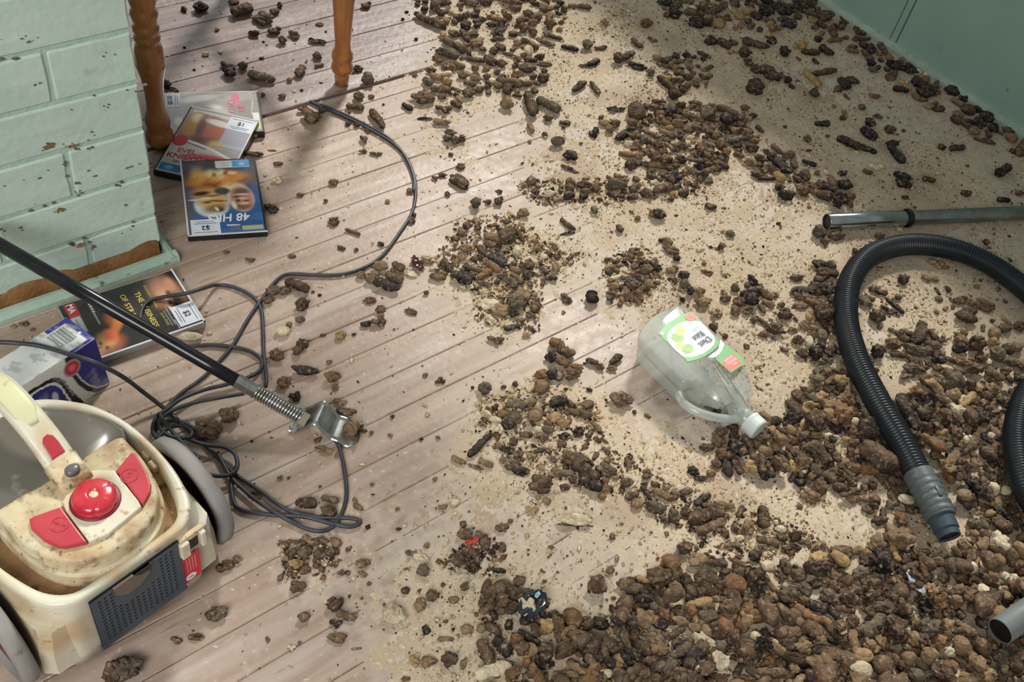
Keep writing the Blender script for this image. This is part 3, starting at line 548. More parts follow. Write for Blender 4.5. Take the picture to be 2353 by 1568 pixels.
for nm,pts,dims in (('red_button',[(312,1041),(300,1040),(290,1052),(266,1080),(328,1160),(345,1130),(347,1112),(338,1085)],0),('red_button',[(66,1192),(80,1185),(140,1164),(200,1245),(150,1256),(132,1254),(100,1240),(70,1212)],1)):
    o=pslab(nm,pts,.196,.2055,m_red,.0025)
# embossed icons on the buttons
for (cx_,cy_) in ((297,1093),(137,1205)):
    a,b=vz(cx_,cy_,.2062); v,f=tube([Vector((a+.0095*math.cos(t),b+.0095*math.sin(t),.2058)) for t in np.linspace(0,2*PI*.94,30)],.0007,6); pyd('embossed_mark',v,f,m_red,vac,True)
a,b=vz(137,1205,.206); v,f=tube([Vector((a-.003,b+.006,.2058)),Vector((a+.003,b-.006,.2058))],.0008,6); pyd('embossed_mark',v,f,m_red,vac,True)
a,b=vz(297,1093,.206); v,f=tube([Vector((a+.004*math.cos(t)*(1-t/9),b+.004*math.sin(t)*(1-t/9),.2058)) for t in np.linspace(0,4.6,16)],.0008,6); pyd('embossed_mark',v,f,m_red,vac,True)
# dial
da,db=vz(214,1132,.222)
prof_=[(.0285,.199),(.0285,.206),(.0275,.207)]; v,f=lathe(prof_,40); pyd('dial_ring',v,f,m_dred,vac,True,(da,db,0))
v=[];n=64
prof_=[(.0255,.205),(.0255,.211),(.0238,.2165),(.0195,.2195),(.010,.2205),(.0065,.2205),(.0055,.2180),(.002,.2178)]
for r_,z_ in prof_:
    for k in range(n):
        a=2*PI*k/n; g=1-(.07*max(0,math.cos(6*a))**6 if .208<z_<.2198 else 0); v.append((r_*g*math.cos(a),r_*g*math.sin(a),z_))
f=[(i*n+k,i*n+(k+1)%n,(i+1)*n+(k+1)%n,(i+1)*n+k) for i in range(len(prof_)-1) for k in range(n)]+[tuple(range((len(prof_)-1)*n,len(prof_)*n))]
dial=pyd('dial',v,f,m_redg,vac,True,(da,db,0)); v,f=lathe([(.0055,.2178),(.005,.2184)],20); pyd('dial_centre',v,f,m_creamd,dial,True)
# handle: hub block then an arch toward the front
def sweep(path,wd,ht,n=20,pw=3.5):
    rs=[]; N=len(path)
    for i,c_ in enumerate(path):
        c_=Vector(c_); t=(Vector(path[min(i+1,N-1)])-Vector(path[max(i-1,0)])).normalized(); sx=Vector((1,0,0)); sx=(sx-t*sx.dot(t)).normalized(); up=sx.cross(t).normalized()
        if up.z<0: up=-up
        a_,b_=(wd(i/(N-1)),ht(i/(N-1)))
        rs.append([c_+sx*(a_*math.copysign(abs(math.cos(q))**(2/pw),math.cos(q)))+up*(b_*math.copysign(abs(math.sin(q))**(2/pw),math.sin(q))) for q in np.linspace(0,2*PI,n,endpoint=False)])
    return rs
HC=da-.001
hp=[(.0,.118,.200),(.0,.134,.207),(.0,.150,.217)]
v,f=loft(sweep([(HC,b_,z_) for _,b_,z_ in [(0,.112,.196),(0,.128,.203),(0,.146,.213)]],lambda t:.0195,lambda t:.013,20,5)); pyd('handle_hub',v,f,m_creamd,vac,True)
path=catmull([(HC,.146,.213),(HC,.165,.226),(HC-.001,.19,.240),(HC-.002,.22,.250),(HC-.003,.25,.250),(HC-.004,.28,.236),(HC-.004,.302,.205),(HC-.004,.312,.165)],5)
v,f=loft(sweep(path,lambda t:.0185-.001*t,lambda t:.0105,20,4)); hdl=pyd('handle',v,f,m_cream,vac,True)
pg=[q+Vector((0,0,.0085)) for q in path[9:27]]
v,f=loft(sweep(pg,lambda t:.0145*min(1,.45+3*min(t,1-t)),lambda t:.0036,16,3)); pyd('hand_grip',v,f,mat('yellowed_cream_plastic',(200,198,158),.45,spots=[((160,152,110),50.,.62,.74)]),hdl,True)
ov=VI@at(165,1077,.222); v,f=lathe([(.0085,-.004),(.0085,.0015),(.006,.0032),(.002,.0038)],24); o=pyd('oval_grey_button',v,f,mat('grey_button',(94,92,96),.35),hdl,True,(ov.x,ov.y,.2195)); o.scale=(1.05,.85,1)
pts=[vz(x,y,.2395) for x,y in [(101,1022),(103,1012),(113,1004),(125,1004),(136,1012),(149,1027),(119,1046)]]
bm=slab(pts,.0,.0032,.0008); 
for q in bm.verts:
    q.co.y += .004; q.co.z += .226+.0100+(q.co.y-.165)*.60+.0002
link('release_button',bm,m_red,hdl)
# bin
BI=[(0,.139),(.083,.139),(.093,.150),(.099,.165),(.095,.185),(.088,.203),(.072,.230),(.045,.258),(0,.276)]
def bring(s,z): c=[(a*s,.139+(b-.139)*s) for a,b in BI]; return [(a+.002,b,z) for a,b in resamp(half(c),100)]
v,f=loft([bring(1.0,.152),bring(1.01,.1705),bring(1.0,.174),bring(.955,.182),bring(.86,.190),bring(.7,.1955),bring(.4,.199),bring(.05,.200)],False,True); pyd('dust_bin',v,f,m_smoke,vac,True)
v,f=lathe([(.055,.151),(.055,.165),(.048,.185),(.040,.190)],36); pyd('inner_filter',v,f,m_darkf,vac,True,(-.012,.205,0))
link('lid_gap',box_bm(.168,.003,.03,0,(.002,.1425,.178)),m_blackp,vac)
# wheels
def wheel(side):
    cy,cz,R_=.088,.082,.082; x0=.127; w_=.022
    pr=[(R_-.014,0),(R_-.004,.0015),(R_,.005),(R_,w_-.006),(R_-.005,w_-.001),(R_-.014,w_)]
    n=56; v=[(side*(x0+d),cy+r_*math.cos(2*PI*k/n),cz+r_*math.sin(2*PI*k/n)) for r_,d in pr for k in range(n)]
    f=[(i*n+k,i*n+(k+1)%n,(i+1)*n+(k+1)%n,(i+1)*n+k) for i in range(len(pr)-1) for k in range(n)]+[(5*n+k,5*n+(k+1)%n,(k+1)%n,k) for k in range(n)]
    if side<0: f=[q[::-1] for q in f]
    w=pyd('wheel',v,f,m_wheel,vac,True)
    for nm,r0,r1,dx,m_ in (('wheel_hub',0,.050,.010,m_blackp),('wheel_band',.050,.069,.014,m_dred if side<0 else m_dred)):
        vv=[(side*(x0+dx),cy+r_*math.cos(2*PI*k/40),cz+r_*math.sin(2*PI*k/40)) for r_ in (max(r0,.001),r1) for k in range(40)]+[(side*(x0+.004),cy+r_*math.cos(2*PI*k/40),cz+r_*math.sin(2*PI*k/40)) for r_ in (max(r0,.001),r1) for k in range(40)]
        ff=[(k,(k+1)%40,40+(k+1)%40,40+k) for k in range(40)]+[(40+k,40+(k+1)%40,120+(k+1)%40,120+k) for k in range(40)]+[(80+k,80+(k+1)%40,(k+1)%40,k) for k in range(40)]
        pyd(nm,vv,ff,m_,w)
wheel(1); wheel(-1)
# wheel arches: skirts of the body that flare beside the wheels
for s_ in (1,-1):
    A1=[(.078,.004),(.112,.006),(.1235,.018),(.1255,.05),(.1255,.11),(.1225,.16),(.108,.20)]
    rs=[]
    for sc,z_ in ((1.,.040),(1.,.055),(.985,.085),(.95,.115),(.93,.135)):
        P=[(a*(sc if a>.1 else 1),b) for a,b in A1]+[(.07,.2),(.07,.004)]
        rs.append([(s_*a,b,z_) for a,b in P])
    v,f=loft(rs); f=f if s_>0 else [q[::-1] for q in f]; pyd('wheel_arch',v,f,m_cream,vac)
# rear grille with real holes
gz0,gz1=.046,.158; gw=.059; nxg,nzg=16,15
v=[];f=[]
def gq(a,b,c_,d): i=len(v); v.extend([a,b,c_,d]); f.append((i,i+1,i+2,i+3))
cw=(2*gw)/nxg; chh=(gz1-gz0)/nzg
for i in range(nxg):
    for j in range(nzg):
        x0=-gw+i*cw; z0=gz0+j*chh; x1=x0+cw; z1=z0+chh; u_=(i+.5)/nxg; w_=(j+.5)/nzg
        hole = 0<i<nxg-1 and 0<j<nzg-1 and not (w_>.62-.1*math.cos((u_-.45)*6) and .22<u_<.72) and (i+j)%1==0
        if not hole: gq((x0,-.004,z0),(x1,-.004,z0),(x1,-.004,z1),(x0,-.004,z1)); continue
        mx,mz=.21*cw,.22*chh; o_=[(x0,z0),(x1,z0),(x1,z1),(x0,z1)]; n_=[(x0+mx,z0+mz),(x1-mx,z0+mz),(x1-mx,z1-mz),(x0+mx,z1-mz)]
        for k in range(4):
            k2=(k+1)%4; gq((o_[k][0],-.004,o_[k][1]),(o_[k2][0],-.004,o_[k2][1]),(n_[k2][0],-.004,n_[k2][1]),(n_[k][0],-.004,n_[k][1])); gq((n_[k][0],-.004,n_[k][1]),(n_[k2][0],-.004,n_[k2][1]),(n_[k2][0],-.0026,n_[k2][1]),(n_[k][0],-.0026,n_[k][1]))
pyd('vent_grille',v,f,m_slate,vac); link('grille_backing',box_bm(2*gw,.0015,gz1-gz0,0,(0,-.00185,(gz0+gz1)/2)),mat('vent_dark',(14,15,18),.9),vac)
link('grille_edge',box_bm(2*gw+.004,.006,.005,.001,(0,-.0015,gz0-.002)),m_slate,vac)
bm=slab([(-.030,0),(.018,0),(.016,-.018),(.002,-.029),(-.016,-.030),(-.028,-.018)],0,.003,.0006); bmesh.ops.transform(bm,matrix=Matrix.Translation((0,-.004,gz1))@Matrix.Rotation(PI/2,4,'X'),verts=bm.verts); link('filter_catch',bm,mat('taupe_plastic',(104,92,80),.5),vac)
bm=slab([(-.004,0),(.020,0),(.016,-.010),(.004,-.008)],0,.0036,.0004); bmesh.ops.transform(bm,matrix=Matrix.Translation((0,-.004,gz1))@Matrix.Rotation(PI/2,4,'X'),verts=bm.verts); link('catch_recess',bm,m_blackp,vac)
# lower underside and red rating label, tool clip
link('underside',box_bm(.20,.26,.030,.008,(0,.15,.034)),m_blackp,vac)
lb=link('red_label',box_bm(.026,.0006,.060,0,(0,0,0)),mat('red_label_print',(206,40,62),.4),vac); lb.location=(.0725,-.0010,.078)
lb.rotation_euler=(0,0,0)
v,f=lathe([(.0065,0),(.0065,.0004)],24); o=pyd('label_badge',[(x*1.2,-z-.0004,y) for x,y,z in v],f,wht,lb); o.location=(-.003,0,-.020)
text('Hz',.006,mat('blue_ink',(50,60,120),.4),lb,Matrix.Translation((-.003,-.0012,-.020))@Matrix.Rotation(PI/2,4,'X'),.00005,'badge_mark')
for k in range(4): link('label_print',box_bm(.001,.0002,.03,0,(-.006+.004*k,-.0005,.008)),mat('pale_label_ink',(232,150,156),.4),lb)
for nm,x_,w_ in (('tool_clip',.064,.012),('tool_clip',.090,.007)):
    link(nm,box_bm(w_,.013,.030,.0015,(x_,-.004,.136)),m_cream,vac)
link('clip_bar',box_bm(.034,.007,.010,.001,(.077,-.0015,.150)),m_creamd,vac); link('clip_recess',box_bm(.014,.002,.026,0,(.079,-.0006,.132)),m_blackp,vac)
for (x,y) in ((352,1070),(338,1045)): 
    a,b=vz(x,y,.16); link('lid_hinge',box_bm(.008,.014,.012,.002,(a,b,.158)),m_creamd,vac)
a,b=vz(30,1228,.16); link('lid_hinge',box_bm(.010,.014,.014,.002,(a,b,.158)),m_creamd,vac)
# ================================================================ power cord
m_cord=mat('dark_grey_cord',(44,46,52),.45,c2=(60,62,68),ns=60,rnd=0)
CORDS=[[(713,233),(735,245),(790,268),(850,298),(905,332),(938,370),(955,425),(948,485),(918,535),(878,588),(838,615),(785,631),(720,632),(665,630),(635,645),(600,690),(566,740),(530,800),(470,865),(415,905),(385,935),(362,965),(356,990)],
 [(720,236),(780,258),(850,292),(898,322),(932,362),(951,410),(950,440)],
 [(322,745),(325,715),(342,692),(375,683),(430,674),(470,662),(500,655),(540,661),(580,682),(600,712),(604,760),(606,815),(612,868),(610,890)],
 [(-25,786),(30,788),(90,795),(150,812),(215,832),(280,865),(330,902),(385,945),(430,985),(460,1010)],
 [(425,798),(480,793),(530,797),(575,808),(602,830),(596,852),(570,868),(520,884),(470,896),(420,915),(385,940),(358,962),(352,995),(378,1020),(410,1045),(450,1075),(490,1093),(525,1092),(545,1075),(540,1045),(515,1028),(470,1022),(430,1008)],
 [(560,905),(500,915),(450,925),(400,942),(368,965),(372,990),(400,1005),(435,1005),(440,990),(420,978),(385,985),(362,1010)],
 [(352,985),(390,965),(430,975),(455,995),(470,1020),(510,1060),(540,1090),(600,1130),(655,1170),(720,1188),(770,1190),(815,1193),(827,1203),(805,1211),(770,1206),(700,1188),(640,1185),(580,1178),(545,1165),(534,1140),(532,1100),(545,1070)],
 [(500,1040),(530,1095),(570,1135),(610,1165),(670,1200),(720,1220),(760,1215),(785,1180),(796,1140),(792,1085),(780,1030),(765,1005),(745,985)],
 [(365,950),(390,985),(430,1030),(455,1050),(445,1060),(425,1050)]]
cordv=[];cordf=[]
cnt={}
for ci,pts in enumerate(CORDS):
    P=[]; 
    for k,(x,y) in enumerate(pts):
        z=.0042+.0062*(ci in (4,5,8))*(1 if 340<x<560 and y>900 else 0)+.004*(ci%3)*(340<x<620 and y>860)
        if ci==2 and x<480: z=.0185+.012*math.exp(-((x-440)/40)**2)
        if ci==3: z=.105 if x<60 else (.0985 if x<235 else max(.004,.0985-(x-235)*.0007))
        if ci==0 and 380<x<640 and False: z=.02
        P.append(at(x,y,z))
    v,f=tube(catmull(P,5),.0031 if ci!=3 else .0033,8); o_=len(cordv); cordv+=v; cordf+=[tuple(q+o_ for q in g) for g in f]
co=pyd('power_cord',cordv,cordf,m_cord,None,True); tag(co,'dark grey power cord tangled in loops beside the vacuum cleaner','cord')
# ================================================================ rod with spring and bent plate
zt_=.030
TIP=at(700,965,zt_); MID=at(548,880,.066); dirr=(MID-TIP).normalized()
FAR=None
for zc in np.linspace(.08,.6,200):
    q=at(-60,528,zc)
    if FAR is None or ((q-TIP).normalized()-dirr).length<FAR[0]: FAR=(((q-TIP).normalized()-dirr).length,q)
FAR=FAR[1]; 
rod=empty('metal_rod',Matrix.Translation(TIP)); tag(rod,'long black metal rod with a steel spring and bent steel plate at its end','rod')
m_rod=mat('black_painted_steel',(24,25,28),.22,metal=.3,c2=(38,38,40),ns=40,spots=[((74,62,50),60.,.66,.76)]); m_steel=mat('worn_zinc_steel',(200,202,200),.22,metal=.9,c2=(170,168,160),ns=60)
def ax(t): return Vector((0,0,0)).lerp(FAR-TIP,t)
LT=(FAR-TIP).length; sl_=(MID-TIP).length
def along(d): return (FAR-TIP).normalized()*d
v,f=tube([along(sl_*.92),along(sl_*1.5),along(LT*.6),along(LT)],.0100,20); pyd('rod_shaft',v,f,m_rod,rod,True)
v,f=tube([along(sl_*d) for d in (.74,.745,.77,.775,.84,.845,.86,.865,1.03,1.04)],lambda i:[.0085,.0122,.0122,.0105,.0105,.0128,.0128,.0112,.0118,.0105][i],8); pyd('hex_nut',v,f,m_steel,rod)
hel=[];turns=17
d_=(FAR-TIP).normalized(); sx_=d_.cross(Vector((0,0,1))).normalized(); sz_=sx_.cross(d_)
for k in range(turns*14+1):
    a=2*PI*k/14; hel.append(along(sl_*(.06+.70*k/(turns*14)))+sx_*(.0098*math.cos(a))+sz_*(.0098*math.sin(a)))
v,f=tube(hel,.0019,6); pyd('spring',v,f,m_steel,rod,True)
v,f=tube([along(sl_*.02),along(sl_*.8)],.0078,14); pyd('spring_core',v,f,mat('dull_steel',(120,112,98),.4,metal=.7),rod,True)
v,f=tube([along(sl_*q) for q in (-.04,-.035,.075,.08)],lambda i:[.009,.0115,.0115,.010][i],6); pyd('end_nut',v,f,mat('brass_toned_nut',(190,186,160),.3,metal=.8),rod)
# plate: profile along the rod, width across it
rdg0,rdg1=at(746,922,.036),at(722,977,.036); wv=(rdg0-rdg1); wmid=(rdg0+rdg1)/2; wdir=Vector((wv.x,wv.y,0)).normalized(); fw=Vector((-wdir.y,wdir.x,0)); fw = fw if fw.dot(TIP-wmid)<0 else -fw
prf=[(-.040,.004),(-.034,.0045),(-.026,.010),(-.014,.024),(-.004,.0345),(0,.036),(.004,.034),(.014,.022),(.024,.012),(.031,.0105),(.038,.009),(.046,.0035),(.054,.003),(.060,.007),(.064,.013)]
hw=wv.length/2
def pl(s,z,w): return wmid-TIP+fw*s+wdir*w*hw+Vector((0,0,z-wmid.z))
v=[];f=[]
cols=7; sm=catmull([Vector((a,b,0)) for a,b in prf],3); N=len(sm)
for q in sm:
    t=q.x; wd=1.0 if t<.055 else .8
    for k in range(cols): v.append(pl(q.x,q.y,(-1+2*k/(cols-1))*wd))
for q in sm:
    for k in range(cols): v.append(pl(q.x,q.y-.0013,(-1+2*k/(cols-1))*(1.0 if q.x<.055 else .8)))
M_=N*cols
for i in range(N-1):
    for k in range(cols-1): f.append((i*cols+k,i*cols+k+1,(i+1)*cols+k+1,(i+1)*cols+k)); f.append((M_+i*cols+k,M_+(i+1)*cols+k,M_+(i+1)*cols+k+1,M_+i*cols+k+1))
    for k in (0,cols-1): f.append((i*cols+k,(i+1)*cols+k,M_+(i+1)*cols+k,M_+i*cols+k))
pyd('bent_plate',v,f,m_steel,rod,True)
# ================================================================ vacuum hose, cuff, tubes
m_hose=mat('black_blue_hose',(27,33,38),.36,c2=(36,43,48),ns=30,spots=[((92,92,84),30.,.70,.80)])
hr=.0215
HPX=[(2182,1235,.030),(2150,1165,.034),(2115,1100,.036),(2068,1010,.036),(2015,920,.032),(1966,820,.026),(1944,730,.024),(1952,650,.024),(1990,595,.024),(2050,568,.024),(2120,562,.024),(2200,576,.024),(2270,605,.025),(2330,645,.026),(2390,700,.028),(2430,780,.032),(2410,850,.036),(2362,905,.040),(2338,980,.042),(2340,1060,.044),(2362,1130,.046),(2410,1200,.05),(2480,1260,.05)]
hpth=catmull([at(x,y,z) for x,y,z in HPX],40)
# resample evenly, ribs
L=[0]
for a,b in zip(hpth[:-1],hpth[1:]): L.append(L[-1]+(b-a).length)
tot=L[-1]; st=.00115; S_=[];j=0
for k in range(int(tot/st)):
    s_=k*st
    while L[j+1]<s_: j+=1
    S_.append(hpth[j].lerp(hpth[j+1],(s_-L[j])/(L[j+1]-L[j]+1e-9)))
hose=empty('vacuum_hose',Matrix.Translation(S_[0])); tag(hose,'black ribbed vacuum hose with a grey cuff curving across the debris on the right','vacuum hose')
S0=[q-S_[0] for q in S_]
kc=int(.112/st)
v,f=tube(S0[kc-3:],lambda i:hr*(.91 if i%5 in (0,1) else (1.02 if i%5==3 else .99)),26); pyd('ribbed_hose',v,f,m_hose,hose,True)
m_cuff=mat('grey_blue_cuff',(86,96,98),.45,c2=(98,106,106),ns=16,spots=[((140,136,124),40.,.62,.74)]); m_cuffd=mat('dark_cuff_end',(66,80,92),.4)
K1=int(.034/st)
v,f=tube(S0[K1:kc+2],lambda i:(hr*1.14*(1.0 if (i//5)%2 else .95)) if i<(kc-K1)*.8 else hr*1.12,28); pyd('ribbed_cuff',v,f,m_cuff,hose,True)
v,f=tube(S0[int(.012/st):K1+2],lambda i:hr*.92,26); pyd('cuff_collar',v,f,m_cuffd,hose,True)
v,f=tube(S0[0:int(.026/st)],lambda i:hr*.82,26,False); o=pyd('cuff_spout',v,f,m_cuffd,hose,True); sm_=o.modifiers.new('s','SOLIDIFY'); sm_.thickness=.002
v,f=tube(S0[3:5],lambda i:hr*.78,20); pyd('spout_inside',v,f,m_blackp,hose)
q=S0[(K1+kc)//2-6]; o=link('cuff_button',box_bm(.018,.006,.003,.001),m_cuff,hose,True); o.location=q+Vector((0,0,hr*1.13)); o.rotation_euler=(0,0,math.atan2((S0[K1]-S0[kc]).y,(S0[K1]-S0[kc]).x))
def rigid(name,label,cat,p0,z0,p1,z1,secs,m,collar=None,group=None):
    a=at(*p0,z0); b=at(*p1,z1); d=(b-a).normalized(); e=empty(name,Matrix.Translation(a)); tag(e,label,cat,group)
    for nm,d0,d1,r_,mm in secs:
        v,f=tube([d*d0,d*(d0+.001),d*(d1-.001),d*d1],lambda i,r_=r_:[r_*.96,r_,r_,r_*.96][i],32,False); o=pyd(nm,v,f,mm,e,True); k=o.modifiers.new('s','SOLIDIFY'); k.thickness=.0014
        if d0==0: v,f=tube([d*.004,d*.006],r_*.93,24); pyd('tube_inside',v,f,m_blackp,e)
    return e
m_chrome=mat('chromed_tube',(196,206,204),.16,metal=.95,c2=(176,184,180),ns=40); m_dchrome=mat('dusty_chromed_tube',(150,156,148),.33,metal=.85,c2=(128,130,118),ns=30)
dd_=(at(2085,502,.018)-at(1899,510,.018)).length
rigid('vacuum_wand','chromed vacuum tube with a black collar lying near the right wall','vacuum tube',(1899,510),.018,(2420,486),.017,[('tube_end',0,dd_,.0168,m_chrome),('tube_collar',dd_-.004,dd_+.005,.0195,m_blackp),('inner_tube',dd_+.003,.80,.0150,m_dchrome)],None)
rigid('extension_tube','plain grey plastic tube end poking in at the lower right','vacuum tube',(2297,1452),.040,(2420,1368),.046,[('tube_wall',0,.32,.0195,mat('grey_plastic_tube',(120,126,128),.4,c2=(132,138,138),ns=20))],None)
# ================================================================ bottle
bz=.072
b0=at(1527,742,.04); b1=at(1735,935,.035); bx=(Vector((b1.x,b1.y,0))-Vector((b0.x,b0.y,0))); BL=bx.length; bx.normalize(); by=Vector((-bx.y,bx.x,0))
bot=empty('drink_bottle',Matrix((bx,by,Vector((0,0,1)))).transposed().to_4x4()); bot.matrix_world=Matrix.Translation((b0.x,b0.y,0))@bot.matrix_world
tag(bot,'empty clear plastic cordial bottle with a green label lying on the floor','bottle'); BI_=bot.matrix_world.inverted()
m_pet=mat('clear_milky_plastic',(224,232,224),.14,alpha=.46,c2=(206,214,204),ns=30,spec=.8,coat=.6)

def bl_(x,y,z=.0685): q=BI_@at(x,y,z); return (q.x,q.y)
BPOLY=[(-.010,.028),(.0,.036),(.03,.041),(.09,.040),(.125,.027),(.155,.011),(.180,-.002),(.205,-.013),(.222,-.018),(.222,-.042),(.210,-.046),(.197,-.037),(.180,-.030),(.160,-.027),(.146,-.036),(.139,-.072),(.126,-.094),(.10,-.095),(.03,-.091),(.008,-.084),(-.006,-.06),(-.013,-.03),(-.013,.0)]
bpC=Vector((.09,-.025,0)); pp=catmull([Vector((a,b,0)) for a,b in BPOLY+BPOLY[:1]],4)[:-1]
def brg(off,z):
    out=[]; n=len(pp)
    for i,q in enumerate(pp):
        t=(pp[(i+1)%n]-pp[i-1]).normalized(); nn=Vector((t.y,-t.x,0)); 
        if nn.dot(q-bpC)<0 and abs(q.x-.17)>.03: nn=-nn
        o=off
        zz=z
        if q.x>.12:            # shoulder falls toward the neck
            k_=min(1,(q.x-.12)/.10); zz = .035+(z-.035)*(1-.52*k_*k_)
        out.append((q.x-nn.x*o,q.y-nn.y*o,zz))
    return out
v,f=loft([brg(.020,.003),brg(.014,.006),brg(.0105,.014),brg(.009,.030),brg(.010,.034),brg(.010,.037),brg(.006,.041),brg(.0025,.056),brg(.0045,.064),brg(.010,.068)]); pyd('bottle_body',v,f,m_pet,bot,True)
hp_=catmull([Vector((.122,-.090,.036)),Vector((.140,-.099,.037)),Vector((.165,-.094,.037)),Vector((.190,-.076,.036)),Vector((.207,-.056,.035)),Vector((.214,-.044,.034))],5)
v,f=tube(hp_,.0072,14); pyd('carry_handle',v,f,m_pet,bot,True)
def xl(prof,m,nm,par,n=32):
    v,f=lathe(prof,n); return pyd(nm,[(z+.0,x-.031,y+.034) for x,y,z in v],[q for q in f],m,par,True)
xl([(.0165,.205),(.0165,.222),(.0145,.226),(.0145,.232)],m_pet,'neck',bot)
cpw=mat('white_cap_plastic',(226,232,228),.4,c2=(214,222,218),ns=40)
n=60; cpv=[];
for r_,x_ in [(.0175,.226),(.0192,.227),(.0192,.232),(.0186,.233),(.0186,.247),(.0170,.2495),(.003,.2500)]:
    for k in range(n): rr=r_*(1+(.014 if k%2 and .232<x_<.2496 else 0)); a=2*PI*k/n; cpv.append((x_,-.031+rr*math.cos(a),.034+rr*math.sin(a)))
cpf=[(i*n+k,i*n+(k+1)%n,(i+1)*n+(k+1)%n,(i+1)*n+k) for i in range(6) for k in range(n)]+[tuple(range(n))[::-1],tuple(range(6*n,7*n))]
pyd('screw_cap',cpv,cpf,cpw,bot)
LZ=[.0690]
def lab(name,pts,m,par,raw=False,th=.0002):
    P=[bl_(1500+x/7.127,680+y/7.127,.069) for x,y in pts]; a=sum(P[i][0]*P[(i+1)%len(P)][1]-P[(i+1)%len(P)][0]*P[i][1] for i in range(len(P)))
    if a<0: P=P[::-1]
    o=link(name,slab(P,LZ[0]-.0002,LZ[0]+.00008),m,par); LZ[0]+=.00008; return o
def oval(cx,cy,rx,ry,n=28,rot=0): return [(cx+rx*math.cos(t)*math.cos(rot)-ry*math.sin(t)*math.sin(rot),cy+rx*math.cos(t)*math.sin(rot)+ry*math.sin(t)*math.cos(rot)) for t in np.linspace(0,2*PI,n,endpoint=False)]
g1=mat('label_green',(92,184,76),.4,c2=(70,164,84),ns=14); wl_=mat('label_white',(238,240,248),.4); og=mat('label_orange_red',(236,92,66),.4); lm1=mat('lime_flesh_print',(196,218,112),.4,c2=(176,206,96),ns=120); lm2=mat('lime_skin_print',(122,176,66),.4,c2=(146,192,84),ns=60)
lb=lab('label',[(85,625),(160,530),(250,440),(420,340),(560,280),(650,265),(720,330),(790,415),(900,540),(1030,680),(1090,760),(1050,850),(960,930),(850,990),(700,1050),(570,1080),(500,1000),(240,760)],g1,bot)
lab('label_panel',[(240,650),(260,590),(300,540),(420,450),(560,410),(700,410),(790,430),(900,545),(1000,660),(1022,740),(1000,800),(960,850),(820,950),(650,1005),(500,1000),(380,900),(280,800),(245,720)],wl_,lb)
lab('lime_print',oval(400,690,110,74,28,.2),lm2,lb); lab('lime_print',oval(445,575,80,85),lm1,lb); lab('lime_print',oval(440,820,65,60),lm1,lb); lab('lime_print',oval(570,870,95,78),lm2,lb)
for cx_,cy_,rr in ((445,575,68),(440,820,50)):
    for k in range(8):
        t=k*PI/4; lab('lime_segment',[(cx_+rr*.15*math.cos(t+.3),cy_+rr*.15*math.sin(t+.3)),(cx_+rr*math.cos(t+.08),cy_+rr*math.sin(t+.08)),(cx_+rr*math.cos(t+.65),cy_+rr*math.sin(t+.65))],mat('lime_segment_print',(214,230,140),.4),lb)
        LZ[0]-=.00008
LZ[0]+=.0001
lab('label_badge',oval(620,350,95,64),og,lb); lab('label_corner',[(150,580),(205,625),(160,665),(108,622)],mat('label_pale_green',(170,214,170),.4),lb)
lab('label_band',[(1165,780),(1168,830),(1130,900),(1085,960),(1030,1010),(960,1020),(900,1010),(960,960),(1060,880),(1092,790),(1105,725)],wl_,lb)
lab('neck_label',[(1172,792),(1290,880),(1400,960),(1480,1050),(1490,1140),(1430,1165),(1280,1265),(1150,1150),(1020,1040),(1080,970),(1130,900)],g1,lb)
orr=lab('neck_badge',[(1180,1020),(1320,960),(1350,978),(1460,1120),(1400,1160),(1260,1240),(1130,1110)],og,lb)
def ltext(body,cx_,cy_,dx,dy,size,m,par,sx=1.):
    a=Vector(bl_(1500+cx_/7.127,680+cy_/7.127)).to_3d(); b=Vector(bl_(1500+(cx_+dx)/7.127,680+(cy_+dy)/7.127)).to_3d(); e=(b-a).normalized()
    M=Matrix((e,Vector((-e.y,e.x,0)),Vector((0,0,1)))).transposed().to_4x4(); text(body,size,m,par,Matrix.Translation((a.x,a.y,LZ[0]+.00025))@M,.00008,'lettering',sx)
dkg=mat('dark_grey_ink',(60,62,66),.4); pg_=mat('pale_grey_ink',(178,182,190),.4)
ltext('Diet',852,757,-185,150,.0168,dkg,lb,.95); ltext('Rite',742,663,-185,150,.0168,dkg,lb,.95); ltext('LIME',690,545,-100,80,.0075,pg_,lb); ltext('Carbonated',1050,900,-140,160,.0042,pg_,lb)
ltext('NO',1340,1120,-185,120,.0058,wl_,lb); ltext('ADDED',1290,1080,-185,120,.0068,wl_,lb); ltext('SUGAR',1235,1040,-185,120,.0068,wl_,lb); ltext('2L',620,350,-100,80,.007,mat('pink_ink2',(246,190,180),.4),lb)
# ================================================================ dried droppings, clods and flakes
PAL={'k':((44,39,38),(28,26,26)),'d':((80,61,49),(52,40,33)),'b':((108,85,66),(74,57,44)),'t':((146,120,90),(106,84,62)),'g':((102,91,75),(70,62,51)),'w':((226,212,184),(200,184,152)),'o':((136,100,67),(98,69,45)),'y':((180,150,104),(140,112,74))}
next_=0
DUSTC=(196,172,140)
CM={}
def cmat(c):
    if c not in CM:
        a,b=PAL[c]; CM[c]=mat({'k':'black_crust','d':'dark_brown_crust','b':'brown_crust','t':'tan_crust','g':'grey_crust','w':'chalky_white_crust','o':'orange_brown_crust','y':'yellowish_crust'}[c],a,.8 if c!='k' else .6,c2=b,ns=70,bump=.9,bs=210,rnd=.16,spots=[(DUSTC if c!='w' else (170,160,130),150.,.56,.86),(tuple(int(q*.45) for q in b) if c!='w' else (150,140,112),60.,.64,.74)],spec=.25,toptint=((184,158,126),.24 if c not in 'kw' else .14))
    return CM[c]
CNAME={'k':'black','d':'dark brown','b':'brown','t':'tan','g':'greyish','w':'pale chalky','o':'orange-brown','y':'yellowish'}
